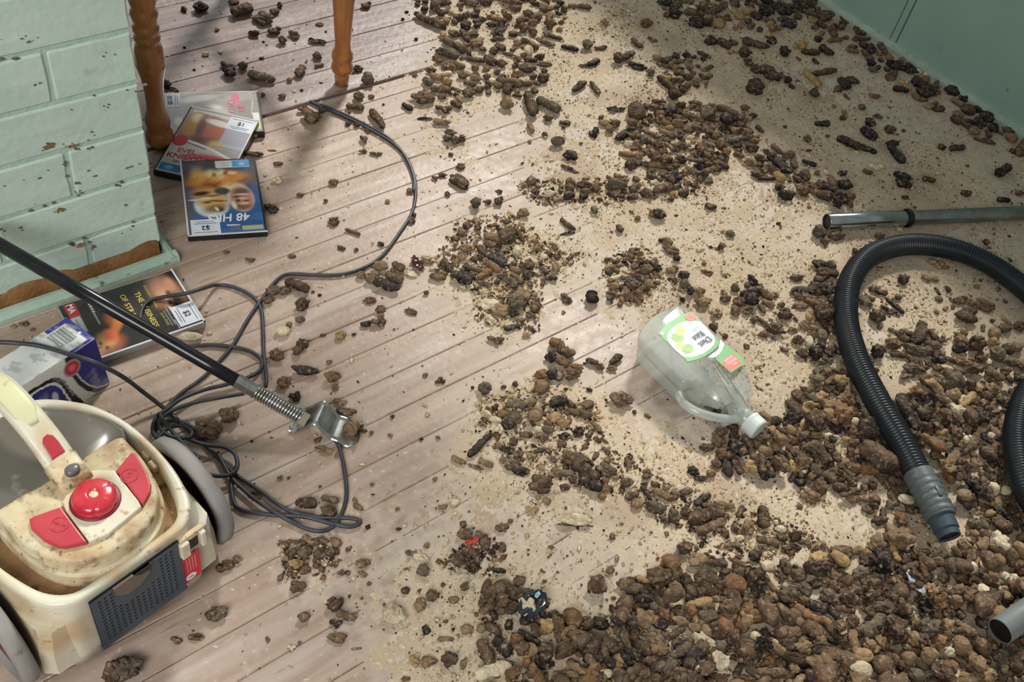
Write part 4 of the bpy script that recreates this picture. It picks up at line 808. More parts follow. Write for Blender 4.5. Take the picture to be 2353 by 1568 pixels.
def ico(sub):
    bm=bmesh.new(); bmesh.ops.create_icosphere(bm,subdivisions=sub,radius=.5); V=np.array([v.co[:] for v in bm.verts]); F=np.array([[v.index for v in f.verts] for f in bm.faces]); bm.free(); return V,F
def disp(V,seed,am,fr):
    out=V.copy(); off=Vector((seed*7.3,seed*3.1,seed*1.7))
    for i,p in enumerate(V):
        q=Vector(p); n=q.normalized(); s=0
        for a,f_ in zip(am,fr): s+=a*noise.noise(n*f_+off)
        out[i]=np.array(q*(1+s))
    return out
def norm(V): mn,mx=V.min(0),V.max(0); return (V-(mn+mx)/2)/(mx-mn)
def proto(kind,seed,lod):
    r=random.Random(seed*91+ord(kind))
    if kind in 'RPS':
        V,F=ico(4 if lod==0 else 3); am,fr={'R':((.50,.30,.13),(1.4,3.4,8.)),'P':((.16,.05,.02),(1.3,3.,8.)),'S':((.05,.02,.01),(1.3,3.,8.))}[kind]; return norm(disp(V,seed,am,fr)),F
    if kind=='L':
        nr,ns_=(26,14) if lod==0 else (11,7); V=[]; F=[]; k1=r.uniform(.8,1.3); pin=[(r.uniform(.2,.8),r.uniform(.12,.34),r.uniform(.03,.05)) for _ in range(r.randint(1,3))]; bend=r.uniform(-.5,.5); taper=r.uniform(-.22,.22)
        for i in range(nr):
            t=i/(nr-1); x=t-.5; rr=max(.02,(1-(abs(2*t-1))**r.choice([4.5]))**.5)*.5*(1+taper*(t-.5)*2)
            for c_,d_,w_ in pin: rr*=1-d_*math.exp(-((t-c_)/w_)**2)
            for k in range(ns_):
                a=2*PI*k/ns_; q=Vector((x*2.2,math.cos(a),math.sin(a))); n_=noise.noise(q*1.6+Vector((seed*5,0,0)))*.38+noise.noise(q*5+Vector((seed*5,0,0)))*.20
                V.append((x,rr*math.cos(a)*(1+n_)+bend*(x*x-.08)*1.2,rr*math.sin(a)*(1+n_)))
        F=[(i*ns_+k,i*ns_+(k+1)%ns_,(i+1)*ns_+(k+1)%ns_,(i+1)*ns_+k) for i in range(nr-1) for k in range(ns_)]
        T=[]; 
        for a,b,c_,d_ in F: T+=[(a,b,c_),(a,c_,d_)]
        i0=len(V); V.append((-.5,0,0)); V.append((.5,0,0))
        for k in range(ns_): T.append((i0,(k+1)%ns_,k)); T.append((i0+1,(nr-1)*ns_+k,(nr-1)*ns_+(k+1)%ns_))
        return norm(np.array(V)),np.array(T)
    if kind=='C':
        A,B=[],[]; o_=0; n_=13 if lod==0 else 6
        for j in range(n_):
            V,F=ico(2 if lod==0 else 1); V=disp(V,seed*13+j,(.35,.18),(2.,5.)); s=r.uniform(.28,.60)*(1 if j else 1.4); d_=Vector((r.gauss(0,1),r.gauss(0,1),abs(r.gauss(0,.6)))).normalized()*r.uniform(.15,.36)*(1 if j else 0)
            V=V*s*np.array([1,r.uniform(.7,1),r.uniform(.6,.9)])+np.array(d_); A.append(V); B.append(F+o_); o_+=len(V)
        return norm(np.vstack(A)),np.vstack(B)
    if kind=='F':   # crumpled flake / shred with thickness
        nx_,ny_=(9,7) if lod==0 else (5,4); V=[]; 
        for s_ in (1,-1):
            for j in range(ny_):
                for i in range(nx_):
                    u_=i/(nx_-1)*2-1; w_=j/(ny_-1)*2-1; k_=math.sqrt(max(0,1-.45*w_*w_)); kk=math.sqrt(max(0,1-.45*u_*u_)); p=Vector((u_*2,w_*2,seed*3.3)); z_=noise.noise(p*.9)*.9+noise.noise(p*2.5)*.35
                    V.append((u_*k_*.5*(1+.25*noise.noise(p*2)),w_*kk*.5*(1+.25*noise.noise(p*2+Vector((9,0,0)))),z_*.5+s_*.05))
        F=[]; N_=nx_*ny_
        for j in range(ny_-1):
            for i in range(nx_-1): a=j*nx_+i; F+=[(a,a+1,a+nx_+1),(a,a+nx_+1,a+nx_),(N_+a,N_+a+nx_+1,N_+a+1),(N_+a,N_+a+nx_,N_+a+nx_+1)]
        bd=[i for i in range(nx_)]+[j*nx_+nx_-1 for j in range(1,ny_)]+[(ny_-1)*nx_+i for i in range(nx_-2,-1,-1)]+[j*nx_ for j in range(ny_-2,0,-1)]
        for a,b in zip(bd,bd[1:]+bd[:1]): F+=[(a,N_+a,N_+b),(a,N_+b,b)]
        return norm(np.array(V)),np.array(F)
PR={};PM={}
NV=6
def getproto(k,s,l):
    if (k,s,l) not in PR: PR[(k,s,l)]=proto(k,s+1,l)
    return PR[(k,s,l)]
NMK={'L':'dried_dropping','R':'dirt_clod','P':'dirt_pellet','S':'round_ball','C':'crumbly_clod','F':'torn_flake'}
def getmesh(k,s,c):
    if (k,s,c) not in PM:
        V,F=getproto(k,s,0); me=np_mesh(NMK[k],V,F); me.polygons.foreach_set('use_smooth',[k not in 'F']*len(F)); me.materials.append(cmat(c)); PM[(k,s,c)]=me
    return PM[(k,s,c)]
ITEMS=[]   # dict(kind,variant,colour,pos,yaw,tilt,dims)
def put(x,y,ln,wd,ang,c,k,zoff=0.,hand=True,own=None):
    """x,y,len,width in photograph pixels, angle in degrees (down-right positive)"""
    h0=at(x,y,.008); m=mpp(h0); a=math.radians(ang); dx,dy=math.cos(a)*ln/2,math.sin(a)*ln/2
    A=at(x-dx,y-dy,.008); B=at(x+dx,y+dy,.008); D_=B-A; fl=D_.length; yw=math.atan2(D_.y,D_.x)
    W_=wd*m; L_=ln*m
    if k in 'LF': L_=L_+(fl-L_)*.62
    elif k=='C': L_=L_+(fl-L_)*.3; W_*=1.05
    hgt=W_*(.82 if k in 'LPSR' else (.55 if k=='C' else .45)); 
    if k=='S': hgt=W_
    P=at(x,y,hgt*.45+zoff); ITEMS.append(dict(k=k,s=random.randrange(NV),c=c,p=Vector((P.x,P.y,hgt*.5-.0004+zoff)),yaw=yw,tilt=(0,0),d=(L_,W_,hgt),px=(x,y),sz=ln*wd,hand=hand,own=own,pxl=max(ln,wd)))
# hand-read pieces: region origin, zoom, clip rectangle, entries x y len wid ang colour shape
REG=[]
def region(ox,oy,sc,clip,txt):
    for e in txt.strip().replace('\n',';').split(';'):
        e=e.strip()
        if not e: continue
        q=e.split(); x,y,ln,wd=[float(t)/sc for t in q[:4]]; x+=ox; y+=oy
        if clip[0]<=x<clip[2] and clip[1]<=y<clip[3]: put(x,y,ln,wd,float(q[4]),q[5],q[6])
region(640,0,3.92,(640,0,1240,400),"""
1370 190 300 95 22 d L;1555 485 170 110 30 g P;1590 400 250 85 25 g L;1590 300 130 80 10 b R;1465 115 100 80 0 d R;1500 20 120 70 0 b R;1740 30 140 80 0 b C;1870 20 120 80 0 d R;790 45 100 90 0 b C;350 370 170 80 5 k F
195 640 120 90 -60 b L;100 720 50 50 0 o P;35 360 90 90 0 b R;140 310 100 110 0 b C;35 865 80 60 0 b R;350 500 60 90 -60 b R;300 1050 190 150 60 b C;225 985 110 90 0 b C;395 985 80 70 0 d R;690 960 170 75 5 b L;890 1070 230 90 55 d L
725 860 100 110 0 g R;800 710 120 130 0 g R;700 620 130 80 0 d C;1300 880 220 150 0 b C;1160 960 120 60 30 k L;1320 1070 150 40 0 k F;1470 1100 160 70 5 t L;1550 1190 120 80 0 g R;1520 1245 90 80 0 g R;1590 1260 90 90 0 g R;1650 1250 70 80 0 d R
1490 990 150 100 0 d C;1600 940 120 70 30 d L;1460 800 200 90 5 b L;1440 690 160 100 20 t C;1560 610 90 70 0 o R;1640 600 90 70 0 b P;1660 680 110 80 0 g R;1715 650 80 50 20 w P;1770 610 70 70 0 t P;1780 700 110 70 10 t P;1880 690 90 70 0 b R;1925 725 70 60 0 w P
1710 840 140 100 0 b R;2080 740 250 100 10 b L;2050 930 130 130 0 t R;2060 800 90 110 -60 b L;2010 570 110 90 0 b R;1800 540 150 60 5 b L;2255 450 90 100 0 w P;2270 540 130 60 5 k L;2230 610 180 120 0 d C;2270 930 260 120 75 d L;2275 1150 110 60 60 t L
1680 320 140 80 55 d L;1780 390 130 110 0 t C;2000 260 220 90 -50 k F;1930 220 130 70 0 d R;1830 170 100 60 0 d R;1990 345 110 50 0 g P;2210 370 100 60 0 d R;2210 250 100 110 0 b R;2130 60 120 120 0 b C;2250 120 120 80 0 b R;2290 200 100 80 0 t R
770 1260 70 100 0 b C;705 1130 60 50 0 d R;625 1115 55 50 0 d R;880 1390 120 60 0 g C;760 1365 80 50 0 b C;1640 1500 90 70 0 b C;1120 170 40 30 0 d R;1240 350 35 35 0 k R;655 262 35 30 0 d R;1155 105 40 30 0 d R;945 940 30 25 0 d R;385 745 40 20 0 d R;210 810 40 30 0 d R;370 220 80 45 0 o F;745 1140 40 30 0 w R;800 1180 50 60 0 b C;835 870 60 50 0 b C;8 45 50 60 0 k R""")
region(1200,0,3.92,(1240,0,1700,400),"""
250 215 110 130 0 b R;155 240 80 75 0 w S;80 110 110 90 0 t R;280 330 180 50 15 d L;210 380 190 60 20 b L;60 440 90 100 0 w P;430 430 170 60 12 k L;590 400 110 110 0 g R;710 430 130 60 0 d C;590 590 180 60 0 k F;640 560 130 60 -20 k L;190 700 110 110 0 d R;200 580 150 60 0 b C
510 775 160 80 -35 d L;655 790 160 60 55 d L;240 940 250 110 25 g L;70 990 180 120 60 k L;75 1130 110 50 65 t L;240 1060 110 80 0 b R;150 1080 90 80 0 d R;840 985 170 70 0 k F;385 1105 110 50 5 d L;320 1270 70 130 80 g P;430 1400 150 100 10 k R;420 1520 180 60 25 k F;200 1210 60 50 0 b R
650 1190 130 100 75 k C;740 1110 110 80 0 t C;840 1110 90 90 0 b R;790 1160 80 90 0 t P;900 1220 150 90 -25 k L;1060 1200 90 70 0 w R;960 1290 90 70 0 w R;1040 1290 110 80 20 t R;1270 1330 140 110 50 y C;1050 1400 100 80 0 t R;980 1480 110 120 0 d R;1240 1490 220 90 10 t L;1090 1370 80 60 0 d R
870 520 120 120 0 d R;950 500 150 80 -25 d L;1030 590 200 90 10 k C;1160 650 90 90 0 g R;1120 210 140 100 0 b R;1020 380 90 60 50 d L;1060 410 80 60 20 d R;1290 740 190 90 40 d L;1370 840 90 130 70 d L;1380 110 130 130 0 k R;1570 200 180 130 0 k C;1170 360 100 60 20 b C;1690 370 130 100 0 k R;1820 390 150 90 30 d L;1900 470 120 40 0 y F
1320 600 170 60 10 d C;1500 690 110 80 0 d R;1490 770 120 70 -15 g R;1570 720 90 70 0 t R;1450 810 90 70 0 d R;1550 930 110 70 0 d R;1300 960 130 60 20 t C;1380 1020 140 60 -10 k L;1270 1100 170 80 20 b L;1400 1110 90 110 70 t P;1490 1160 120 90 10 b P;1590 1130 90 80 0 o R;1700 1060 150 90 15 d R;1480 1040 110 60 20 b P;1330 1150 90 60 0 t P;1290 1190 120 50 20 t L
1260 1240 110 50 -10 k F;1520 1235 80 40 0 w P;1540 1275 60 40 0 y P;1790 1240 90 90 0 b R;1690 1200 80 70 0 b R;1700 1310 90 60 20 t P;1640 1340 180 80 20 k L;1450 1310 150 90 0 g R;1590 1430 120 60 50 k L;1440 1430 130 100 0 d R;1850 1000 230 90 25 b L;1960 1050 120 70 10 d L;1930 1120 150 80 15 d L;2090 1050 100 60 10 k L;1950 1250 220 90 -15 g L;2050 1340 190 110 -20 d L;1940 1320 90 50 0 k L;2070 1480 150 90 10 t R;2140 1170 110 50 40 d L
1810 1430 110 100 0 g C;2180 780 90 180 -75 d L;2180 600 260 110 10 k C;1390 40 130 90 0 g R;560 60 130 60 10 b L;380 80 60 90 0 b R;460 50 110 50 0 t L;740 200 80 80 0 t C;620 260 60 30 0 d R;1900 380 100 60 20 g R""")
region(640,400,3.92,(640,400,1240,800),"""
495 70 90 70 0 o R;195 185 70 45 0 b R;425 240 45 40 0 d R;495 430 110 90 -10 d C;670 520 160 45 20 b L;565 665 80 50 20 d R;700 680 45 45 0 d R;120 740 80 45 0 b C;980 245 50 40 0 t R;1195 420 80 80 0 g C;1225 370 40 50 0 d R;1630 60 230 130 35 d C;1410 40 60 60 0 b C;1480 5 90 50 0 d R
1780 260 110 120 0 g R;1985 240 90 110 0 d C;1990 160 50 60 0 d F;1890 250 60 60 0 b R;170 1000 240 110 20 d L;50 1050 110 90 0 g R;215 1180 140 140 0 d R;195 1310 90 70 0 b R;215 1530 120 110 0 d R;910 830 160 100 0 t R;850 930 140 90 -40 t L;970 1000 260 110 20 k L;1080 830 130 90 30 b L;1040 930 180 110 20 b L;745 910 90 80 0 t P;1190 900 130 70 20 w F;1180 850 60 40 0 w R
1260 810 170 70 55 d F;1340 790 120 60 15 o F;1400 850 90 50 0 w C;1490 800 90 80 0 b R;1440 920 180 110 0 b C;1330 1070 60 50 0 b R;820 1140 130 70 0 b C;915 1220 100 80 0 b R;1190 1240 130 60 20 g C;790 1350 110 80 0 k C;560 1450 100 90 0 y R;1920 820 200 90 35 t L;1650 750 90 70 0 t P;1700 665 150 90 0 t R;1830 680 110 110 0 b R;1940 570 200 90 10 t L;1910 640 140 70 5 b R
2060 560 110 180 80 g L;1960 760 270 150 30 k C;1660 930 220 150 25 k C;1750 850 190 60 15 g L;2130 860 110 60 20 t P;2140 930 140 60 35 t P;2240 900 90 120 0 d R;2090 970 170 90 25 g R;2140 1150 200 170 20 g C;2210 1090 150 140 30 t C;1900 1170 220 110 -5 w C;1990 1220 180 130 10 t C;1910 1310 130 100 20 w C;2110 1380 170 60 -15 k L;1960 1500 160 90 0 b C;2240 1440 90 60 0 y R;2270 1270 90 70 0 g R;2200 350 120 90 0 t R;2310 160 90 70 0 d C;2050 430 70 60 0 g R;1930 465 120 40 0 d L;2180 560 150 60 60 d L;400 1450 60 30 0 d R;680 1445 50 30 0 d R;370 1090 40 30 0 k R;310 1060 35 30 0 d R;375 1010 50 25 0 w R""")
region(1200,400,3.361,(1240,400,1800,700),"""
350 390 160 60 45 d C;350 460 130 30 -8 k F;560 280 60 60 60 g L;755 420 60 60 60 b L;890 340 50 45 0 o P;1060 310 120 100 10 k R;1010 300 70 70 0 o R;1440 60 60 45 0 g P;1455 250 90 80 30 d C;1145 195 60 50 0 d C;960 150 120 80 20 d R;850 180 90 60 20 d R;750 180 110 70 0 d C;370 110 80 90 0 b R;480 80 130 80 0 d R;490 130 90 50 0 g P;570 110 90 80 0 b R;720 80 180 110 -5 g R;1090 110 170 90 -20 b L;1180 20 150 120 0 k R
210 150 110 70 -10 w R;1120 520 90 80 30 t R;1075 510 50 45 0 k R;1150 590 140 80 20 b C;1195 650 60 50 0 k S;1045 720 90 80 20 k R;960 740 120 110 20 b R;900 800 110 60 20 g R;840 840 140 110 40 g C;720 800 110 40 -20 w L;710 870 90 80 0 t C;930 890 140 70 -30 b L;900 920 90 70 0 b R;200 790 150 90 30 d C;1160 740 110 80 0 t C;1250 780 90 80 0 k R;1250 850 90 90 0 g R;1180 820 50 70 0 d R;1300 900 60 90 0 k R;1370 920 100 110 0 t C;1140 810 50 30 0 d R
1430 760 90 60 0 o C;1610 460 80 60 25 g P;1540 560 60 70 30 b R;1290 700 40 30 0 w R;540 950 80 110 80 k L;540 1040 80 110 75 k L;1080 1020 80 90 0 k R;340 960 110 80 20 g C;290 1070 120 90 30 b C;780 1040 120 60 20 b C;1400 990 150 90 0 t R;1370 1060 100 60 20 y R;2140 350 110 90 10 o R;2165 470 40 50 0 o R;2230 320 50 30 20 d L;1980 380 40 30 0 d R;2020 130 120 90 -30 k R;1190 320 40 25 0 d R;890 580 50 30 0 d R;1780 820 110 90 30 k C;1640 880 70 80 0 g R;1570 960 90 70 0 b R;1690 980 130 100 0 b R;1760 960 110 160 70 k L;1870 920 170 80 35 b L;1900 1000 110 60 25 t L;1490 1060 110 60 0 w C""")
region(1200,400,3.361,(1240,600,1900,860),"""
270 1310 130 100 20 o L;340 1370 150 90 20 d L;230 1410 110 110 60 k R;300 1440 150 90 30 b L;400 1500 160 90 0 o C;540 1450 110 60 20 d L;600 1490 70 60 0 b R;720 1430 120 70 -35 d L;690 1500 90 50 0 b R;160 1530 90 50 0 y C;230 1530 90 50 0 k R;1960 1190 170 100 20 d R;1860 1240 90 60 0 b R;1700 1210 60 50 0 w R;1790 1130 60 70 0 b R;1480 1180 80 90 0 b R;1500 1080 100 80 0 t C;1570 1250 50 50 0 b R;2090 1030 190 30 -8 k F;2170 900 200 80 0 k L;2150 940 180 90 10 b C;2120 800 110 70 0 b R;2240 990 130 70 20 o L;2150 1020 130 60 0 t C;2310 700 150 90 20 k R;2330 780 110 90 0 d R;2290 430 110 90 0 g R;2340 890 170 110 20 k R;2270 1380 90 110 70 k L;2310 1330 90 90 0 k R;2290 1450 130 60 10 g R""")
region(500,800,3.485,(560,800,1000,1240),"""
480 50 140 110 20 b R;640 20 90 90 0 b R;700 180 230 100 8 k R;920 230 140 110 0 o R;530 270 110 110 0 o R;620 390 100 90 10 k C;940 320 60 70 20 t F;95 530 150 160 20 b R;1080 640 120 140 -40 t L;980 440 110 70 10 t C;1030 510 170 80 15 b C;185 860 110 120 0 g R;850 820 160 60 15 t F;300 1180 110 60 10 d F;710 1240 180 110 5 d L;900 1210 150 70 10 b L;890 1310 150 100 15 b R;1110 1260 140 60 50 t C;500 1040 50 40 0 b C;570 1040 30 25 0 b R;1440 1290 40 35 0 o R;1450 1450 50 30 0 d R;1500 1420 40 30 0 w R;1740 1050 40 40 0 o R;1890 1220 80 80 0 w C;1800 1290 60 40 0 w R;1400 550 40 35 0 k R;1380 700 50 30 30 t R;1230 680 40 40 0 b R;1170 660 60 40 0 b C;1160 930 50 25 0 w R;1800 260 70 70 30 g C;730 850 20 20 0 w R;1240 1090 40 30 0 b R;820 1110 30 30 0 b R;590 630 30 30 0 d R;275 745 30 25 0 k R;800 740 60 60 0 b C""")
region(1000,850,3.361,(1000,850,1640,1230),"""
385 140 110 120 0 g R;290 135 30 30 0 k R;820 130 120 130 30 t P;810 40 110 80 0 o R;900 40 110 90 0 k R;955 60 60 70 0 g P;1050 30 160 110 10 b R;950 250 100 170 60 k C;1440 225 200 140 15 b R;1190 155 60 40 20 k R;1010 150 40 35 0 k R;1320 230 30 25 0 d R;1640 355 60 30 35 b L;615 110 50 50 0 d R;640 265 180 80 0 g L;740 250 90 80 0 t P
770 360 120 110 10 t P;790 310 90 60 20 t P;600 370 150 110 0 g C;560 430 110 90 0 k C;920 370 120 90 -15 y C;990 410 110 80 0 y R;870 460 100 70 10 g P;700 500 110 70 10 b C;820 530 120 80 0 b C;440 370 170 70 30 w C;490 460 80 80 0 w C;345 580 280 70 -45 k L;310 750 140 40 20 g F;180 700 130 60 35 t C;390 720 130 60 20 t L;550 620 130 70 20 k F;590 730 170 110 20 g C;640 650 90 60 0 t C;740 665 100 60 10 y R;700 610 90 50 0 w F;520 700 60 60 0 t C;640 770 200 90 20 k C
815 880 200 160 0 b C;1000 800 160 70 -5 g L;1070 690 220 130 20 b C;1160 780 260 130 35 d L;1200 880 200 110 20 k L;1320 770 180 110 25 g C;1310 860 70 60 0 o R;1330 920 90 60 0 o C;1480 870 120 90 0 b R;1560 1030 110 80 -30 t P;1520 970 120 60 -20 g L;1630 950 140 50 55 k L;1700 1060 180 110 25 g R;1750 960 140 70 30 t L;1850 1120 110 130 0 g R;1780 1170 80 80 0 g C;1830 990 110 60 0 b R;1940 940 130 70 -10 b R;1290 980 70 60 0 o R;1000 910 90 60 0 d C;940 925 60 50 0 w R;750 1090 110 70 0 y C;515 1220 110 70 0 o R;580 1170 50 40 0 b R;230 1270 140 100 10 b R;290 1320 100 60 -10 o F;370 1310 90 90 0 b R;190 1450 180 130 0 d C;150 1020 90 60 0 w C;60 1060 80 50 0 t C;760 1290 110 90 30 g C;1110 1150 180 90 10 w C;1080 1200 300 30 3 g F
2000 780 110 80 30 k R;2050 840 110 60 10 k C;2130 800 90 80 0 t R;2060 1000 160 70 -35 k L;2060 1130 250 130 -20 d L;2150 1080 190 110 15 b C;2130 1210 260 90 -25 b L;1690 1330 30 30 0 k R;2100 1290 110 80 0 g R;1980 1340 200 80 -25 b L;2180 540 150 110 20 g R;2100 600 130 70 0 g R;2170 700 150 110 40 b R;2300 660 150 100 0 b R;2300 800 160 70 45 b L;2250 960 200 70 20 g L;30 80 50 70 60 b C;60 90 40 40 0 d R;1440 1190 40 25 0 b R""")
region(560,1180,3.361,(560,1230,1240,1568),"""
360 320 110 110 0 d C;470 300 120 110 0 b R;590 310 110 100 0 b R;680 300 120 80 10 d R;400 390 130 90 0 y R;470 440 100 80 0 b C;560 220 110 80 0 b C;500 210 120 50 40 t L;430 240 110 70 0 b C;620 210 80 60 0 b R;350 430 80 110 0 b C;285 495 50 70 0 g C;420 570 130 80 -25 b L;420 560 120 90 0 b C;610 500 50 45 0 o R;465 800 110 90 -10 b R;700 700 110 130 50 d L;790 790 170 70 20 b L;710 860 100 70 0 k C;750 670 50 60 0 o R;720 960 160 90 10 b C;640 685 40 30 0 w R;920 385 120 80 0 t R;920 470 80 50 0 t C;850 500 40 40 0 w R;1165 770 210 160 12 w R;1460 630 110 100 0 b R;1360 710 100 110 0 t C;970 540 40 30 0 b R;910 655 30 25 0 d R;815 640 30 30 0 d R;750 460 60 50 0 b C;810 275 50 50 0 b C
1700 165 140 90 10 b R;1760 220 100 50 -10 o F;1860 240 90 130 0 b C;1670 350 180 130 0 d R;1640 440 80 50 20 w F;1680 480 90 40 -20 w F;1400 370 150 60 55 w F;1350 330 70 80 60 w F;1300 310 90 50 10 t C;1410 250 50 50 0 o R;1380 440 100 110 0 g R;1950 440 160 50 5 k L;1860 620 250 70 -75 b L;1910 700 90 70 0 b R;2010 560 150 110 0 b C;2080 620 290 120 5 d L;2130 520 100 90 0 b R;1990 750 90 80 0 g P;2110 970 110 90 20 o P;2190 1060 170 120 -15 y P;1870 1070 220 120 65 b L;2000 1030 190 120 50 k L;1930 900 160 90 40 d L;2200 800 150 170 30 k C;2290 700 130 90 -20 k F;1590 1130 140 120 0 d R;1700 1160 60 90 0 t C;1410 1150 110 90 0 t C;1320 1140 90 90 0 y C;1470 1140 70 50 0 b R;2270 900 150 110 50 b C;2330 1060 110 130 0 d R;2040 1180 90 90 0 g C;1720 900 110 80 20 t C;1620 670 90 60 0 t C;1540 550 40 40 0 b R;1710 570 60 80 60 b L;1250 1280 80 40 0 o R;870 1045 90 20 -5 t L;185 975 40 50 0 b C;370 1040 70 50 0 w C;430 1000 30 30 0 b R;1560 970 140 40 0 t L;1270 300 50 40 0 g R""")
region(1200,1180,3.361,(1240,1180,1900,1568),"""
575 550 160 160 0 b R;1110 390 90 100 0 y R;1060 470 120 130 20 g R;1060 560 110 80 0 d R;880 510 150 50 10 d C;900 590 220 100 5 g L;930 650 150 70 5 b R;1010 620 180 90 35 g L;790 730 180 130 -10 d C;890 830 170 160 0 g R;1040 830 200 110 35 k L;1180 570 130 110 20 t R;1260 270 140 110 0 d R;1350 360 180 110 -20 t C;1500 380 180 80 5 g L;1470 460 90 80 0 g R;1580 260 110 60 30 b C;1670 340 60 40 0 d R;1680 190 90 60 0 w R;1990 120 90 60 10 w R;2110 180 70 110 60 d L;2080 270 160 60 0 d C
1370 570 140 120 0 t C;1470 630 120 120 0 b R;1330 680 160 80 20 k L;1620 610 140 170 50 b P;1720 500 220 120 35 d L;1820 570 160 110 30 k R;2050 630 190 150 0 g R;1800 620 90 50 50 d L;1550 560 140 90 0 b C;1720 680 100 110 30 g R;1240 760 190 110 10 b C;1230 830 170 90 10 t R;1330 880 130 90 10 t R;1450 790 210 110 5 g P;1580 830 100 160 70 t L;1680 840 170 150 20 o C;1800 800 90 180 80 o L;1430 910 110 110 0 t P;1400 990 200 130 30 w R;1510 910 150 150 70 d L;1640 940 130 110 0 o C;1700 1020 220 130 10 b C;1820 960 140 90 30 w L;1930 990 100 70 30 w P;1960 820 210 120 0 g R;2050 920 220 110 -5 b L;1890 750 150 90 0 b C;1940 720 120 70 0 o R;2100 720 90 60 0 y C;2200 780 240 90 30 o L;2210 880 240 120 25 t L;2300 1010 130 150 0 t R;2270 550 120 80 0 d R;2270 430 130 180 80 d R;2210 420 80 110 0 d R;2270 730 180 80 20 k L;2000 500 110 70 10 d C;1900 420 150 60 20 t C
410 930 130 140 0 b R;500 850 110 150 60 d L;600 850 90 150 -80 k L;240 800 110 110 20 d R;670 900 90 80 0 y R;770 900 150 140 10 g R;670 1020 190 140 10 b R;300 950 130 130 0 b R;330 1050 110 230 60 b L;180 1060 120 130 0 b R;60 1060 130 110 0 y P;550 1130 170 170 0 k R;930 970 100 50 25 w R;920 1040 180 130 20 d R;840 1090 170 130 20 b C;1050 1040 190 120 10 t C;1220 1030 160 80 30 g L;1250 990 110 80 0 b R;740 1150 100 130 0 y C;860 1180 110 130 0 b R;980 1160 120 150 50 b R;1110 1150 200 90 10 k L;1210 1130 130 90 -15 g R;1340 1080 110 100 0 o R;1340 1180 100 130 0 w P;1560 1110 120 80 0 b R;1450 1150 140 160 70 d R;1560 1220 130 70 0 w R;1650 1080 110 130 0 o R;1790 1120 190 100 -50 d L;1900 1060 130 90 0 b R;2020 1080 100 100 0 b R;1920 1130 150 90 -10 o C;2010 1160 110 110 0 g R;2100 1130 60 220 -85 b L;2160 1150 90 170 80 k L;2220 1120 100 70 20 y R;1950 1230 330 100 5 b L;2230 1220 120 60 0 t R;2190 1280 160 100 20 k R;730 1230 300 120 25 t L;180 1170 150 80 0 k R;540 1230 110 60 0 d R;340 1250 220 80 0 t C;1200 1220 170 70 0 w C;1050 1270 170 80 0 t C;1500 1270 240 80 0 b C;1740 1280 180 70 0 o C;930 1270 110 80 0 b R""")
region(1850,440,2.8,(1850,400,2353,940),"""
190 70 90 60 -10 y R;220 40 120 130 20 k R;130 20 110 70 0 d L;85 260 90 100 0 g R;205 285 120 70 0 b R;130 320 60 60 0 b R;110 465 100 60 0 d R;145 520 150 70 10 d L;70 610 110 90 0 g R;150 610 80 70 0 d R;85 650 90 60 20 d R;40 700 80 60 0 o C;120 780 90 150 75 d L;30 810 70 110 0 y C;140 870 140 60 50 d L;70 1040 80 110 0 k R;165 1030 90 90 0 d R;150 1090 80 60 0 g C;190 1150 170 40 15 g L;90 1220 130 110 0 g C;170 1210 110 90 0 d R;480 285 70 50 0 b R;325 385 40 60 0 d R
635 565 65 80 0 d R;470 640 130 50 20 d L;580 735 160 40 40 k L;600 680 60 50 0 g R;850 470 110 70 10 y C;900 490 60 40 0 o F;1165 325 50 50 0 d R;1170 515 70 50 0 w R;390 700 120 100 20 g C;470 800 110 110 0 g R;540 770 120 60 20 d C;470 1030 90 110 20 k R;570 985 120 90 20 b R;600 1050 110 50 5 d L;700 1020 140 90 25 g R;770 1030 110 80 0 g R;820 1000 130 100 0 g C;990 1010 120 80 -10 k R;960 1090 160 50 15 b L;1110 980 110 130 30 d R;1040 800 160 130 0 d C;1210 970 70 70 0 y R;700 1140 150 90 10 g R;860 1240 220 110 5 g R;790 1210 150 90 0 b R;1090 1140 140 90 15 b R;1210 1270 120 90 20 t R;1000 700 110 70 0 b C;1150 730 160 90 20 b C;1000 1350 120 100 0 w C;950 1310 90 110 60 y R;600 1340 70 60 0 w R;1110 1430 140 160 0 d R;1320 1090 140 70 20 g L;1290 880 120 70 0 g R;1220 1180 140 80 30 g L;840 1340 130 80 0 b C;1320 1370 90 110 0 b C;115 1320 100 90 0 y R;280 1310 110 70 0 t R;310 1480 90 60 0 w S;190 1410 110 90 0 o R;90 1460 130 80 0 t C;150 1270 90 70 0 g R;290 1440 170 40 5 d L;60 1380 110 80 0 y C""")
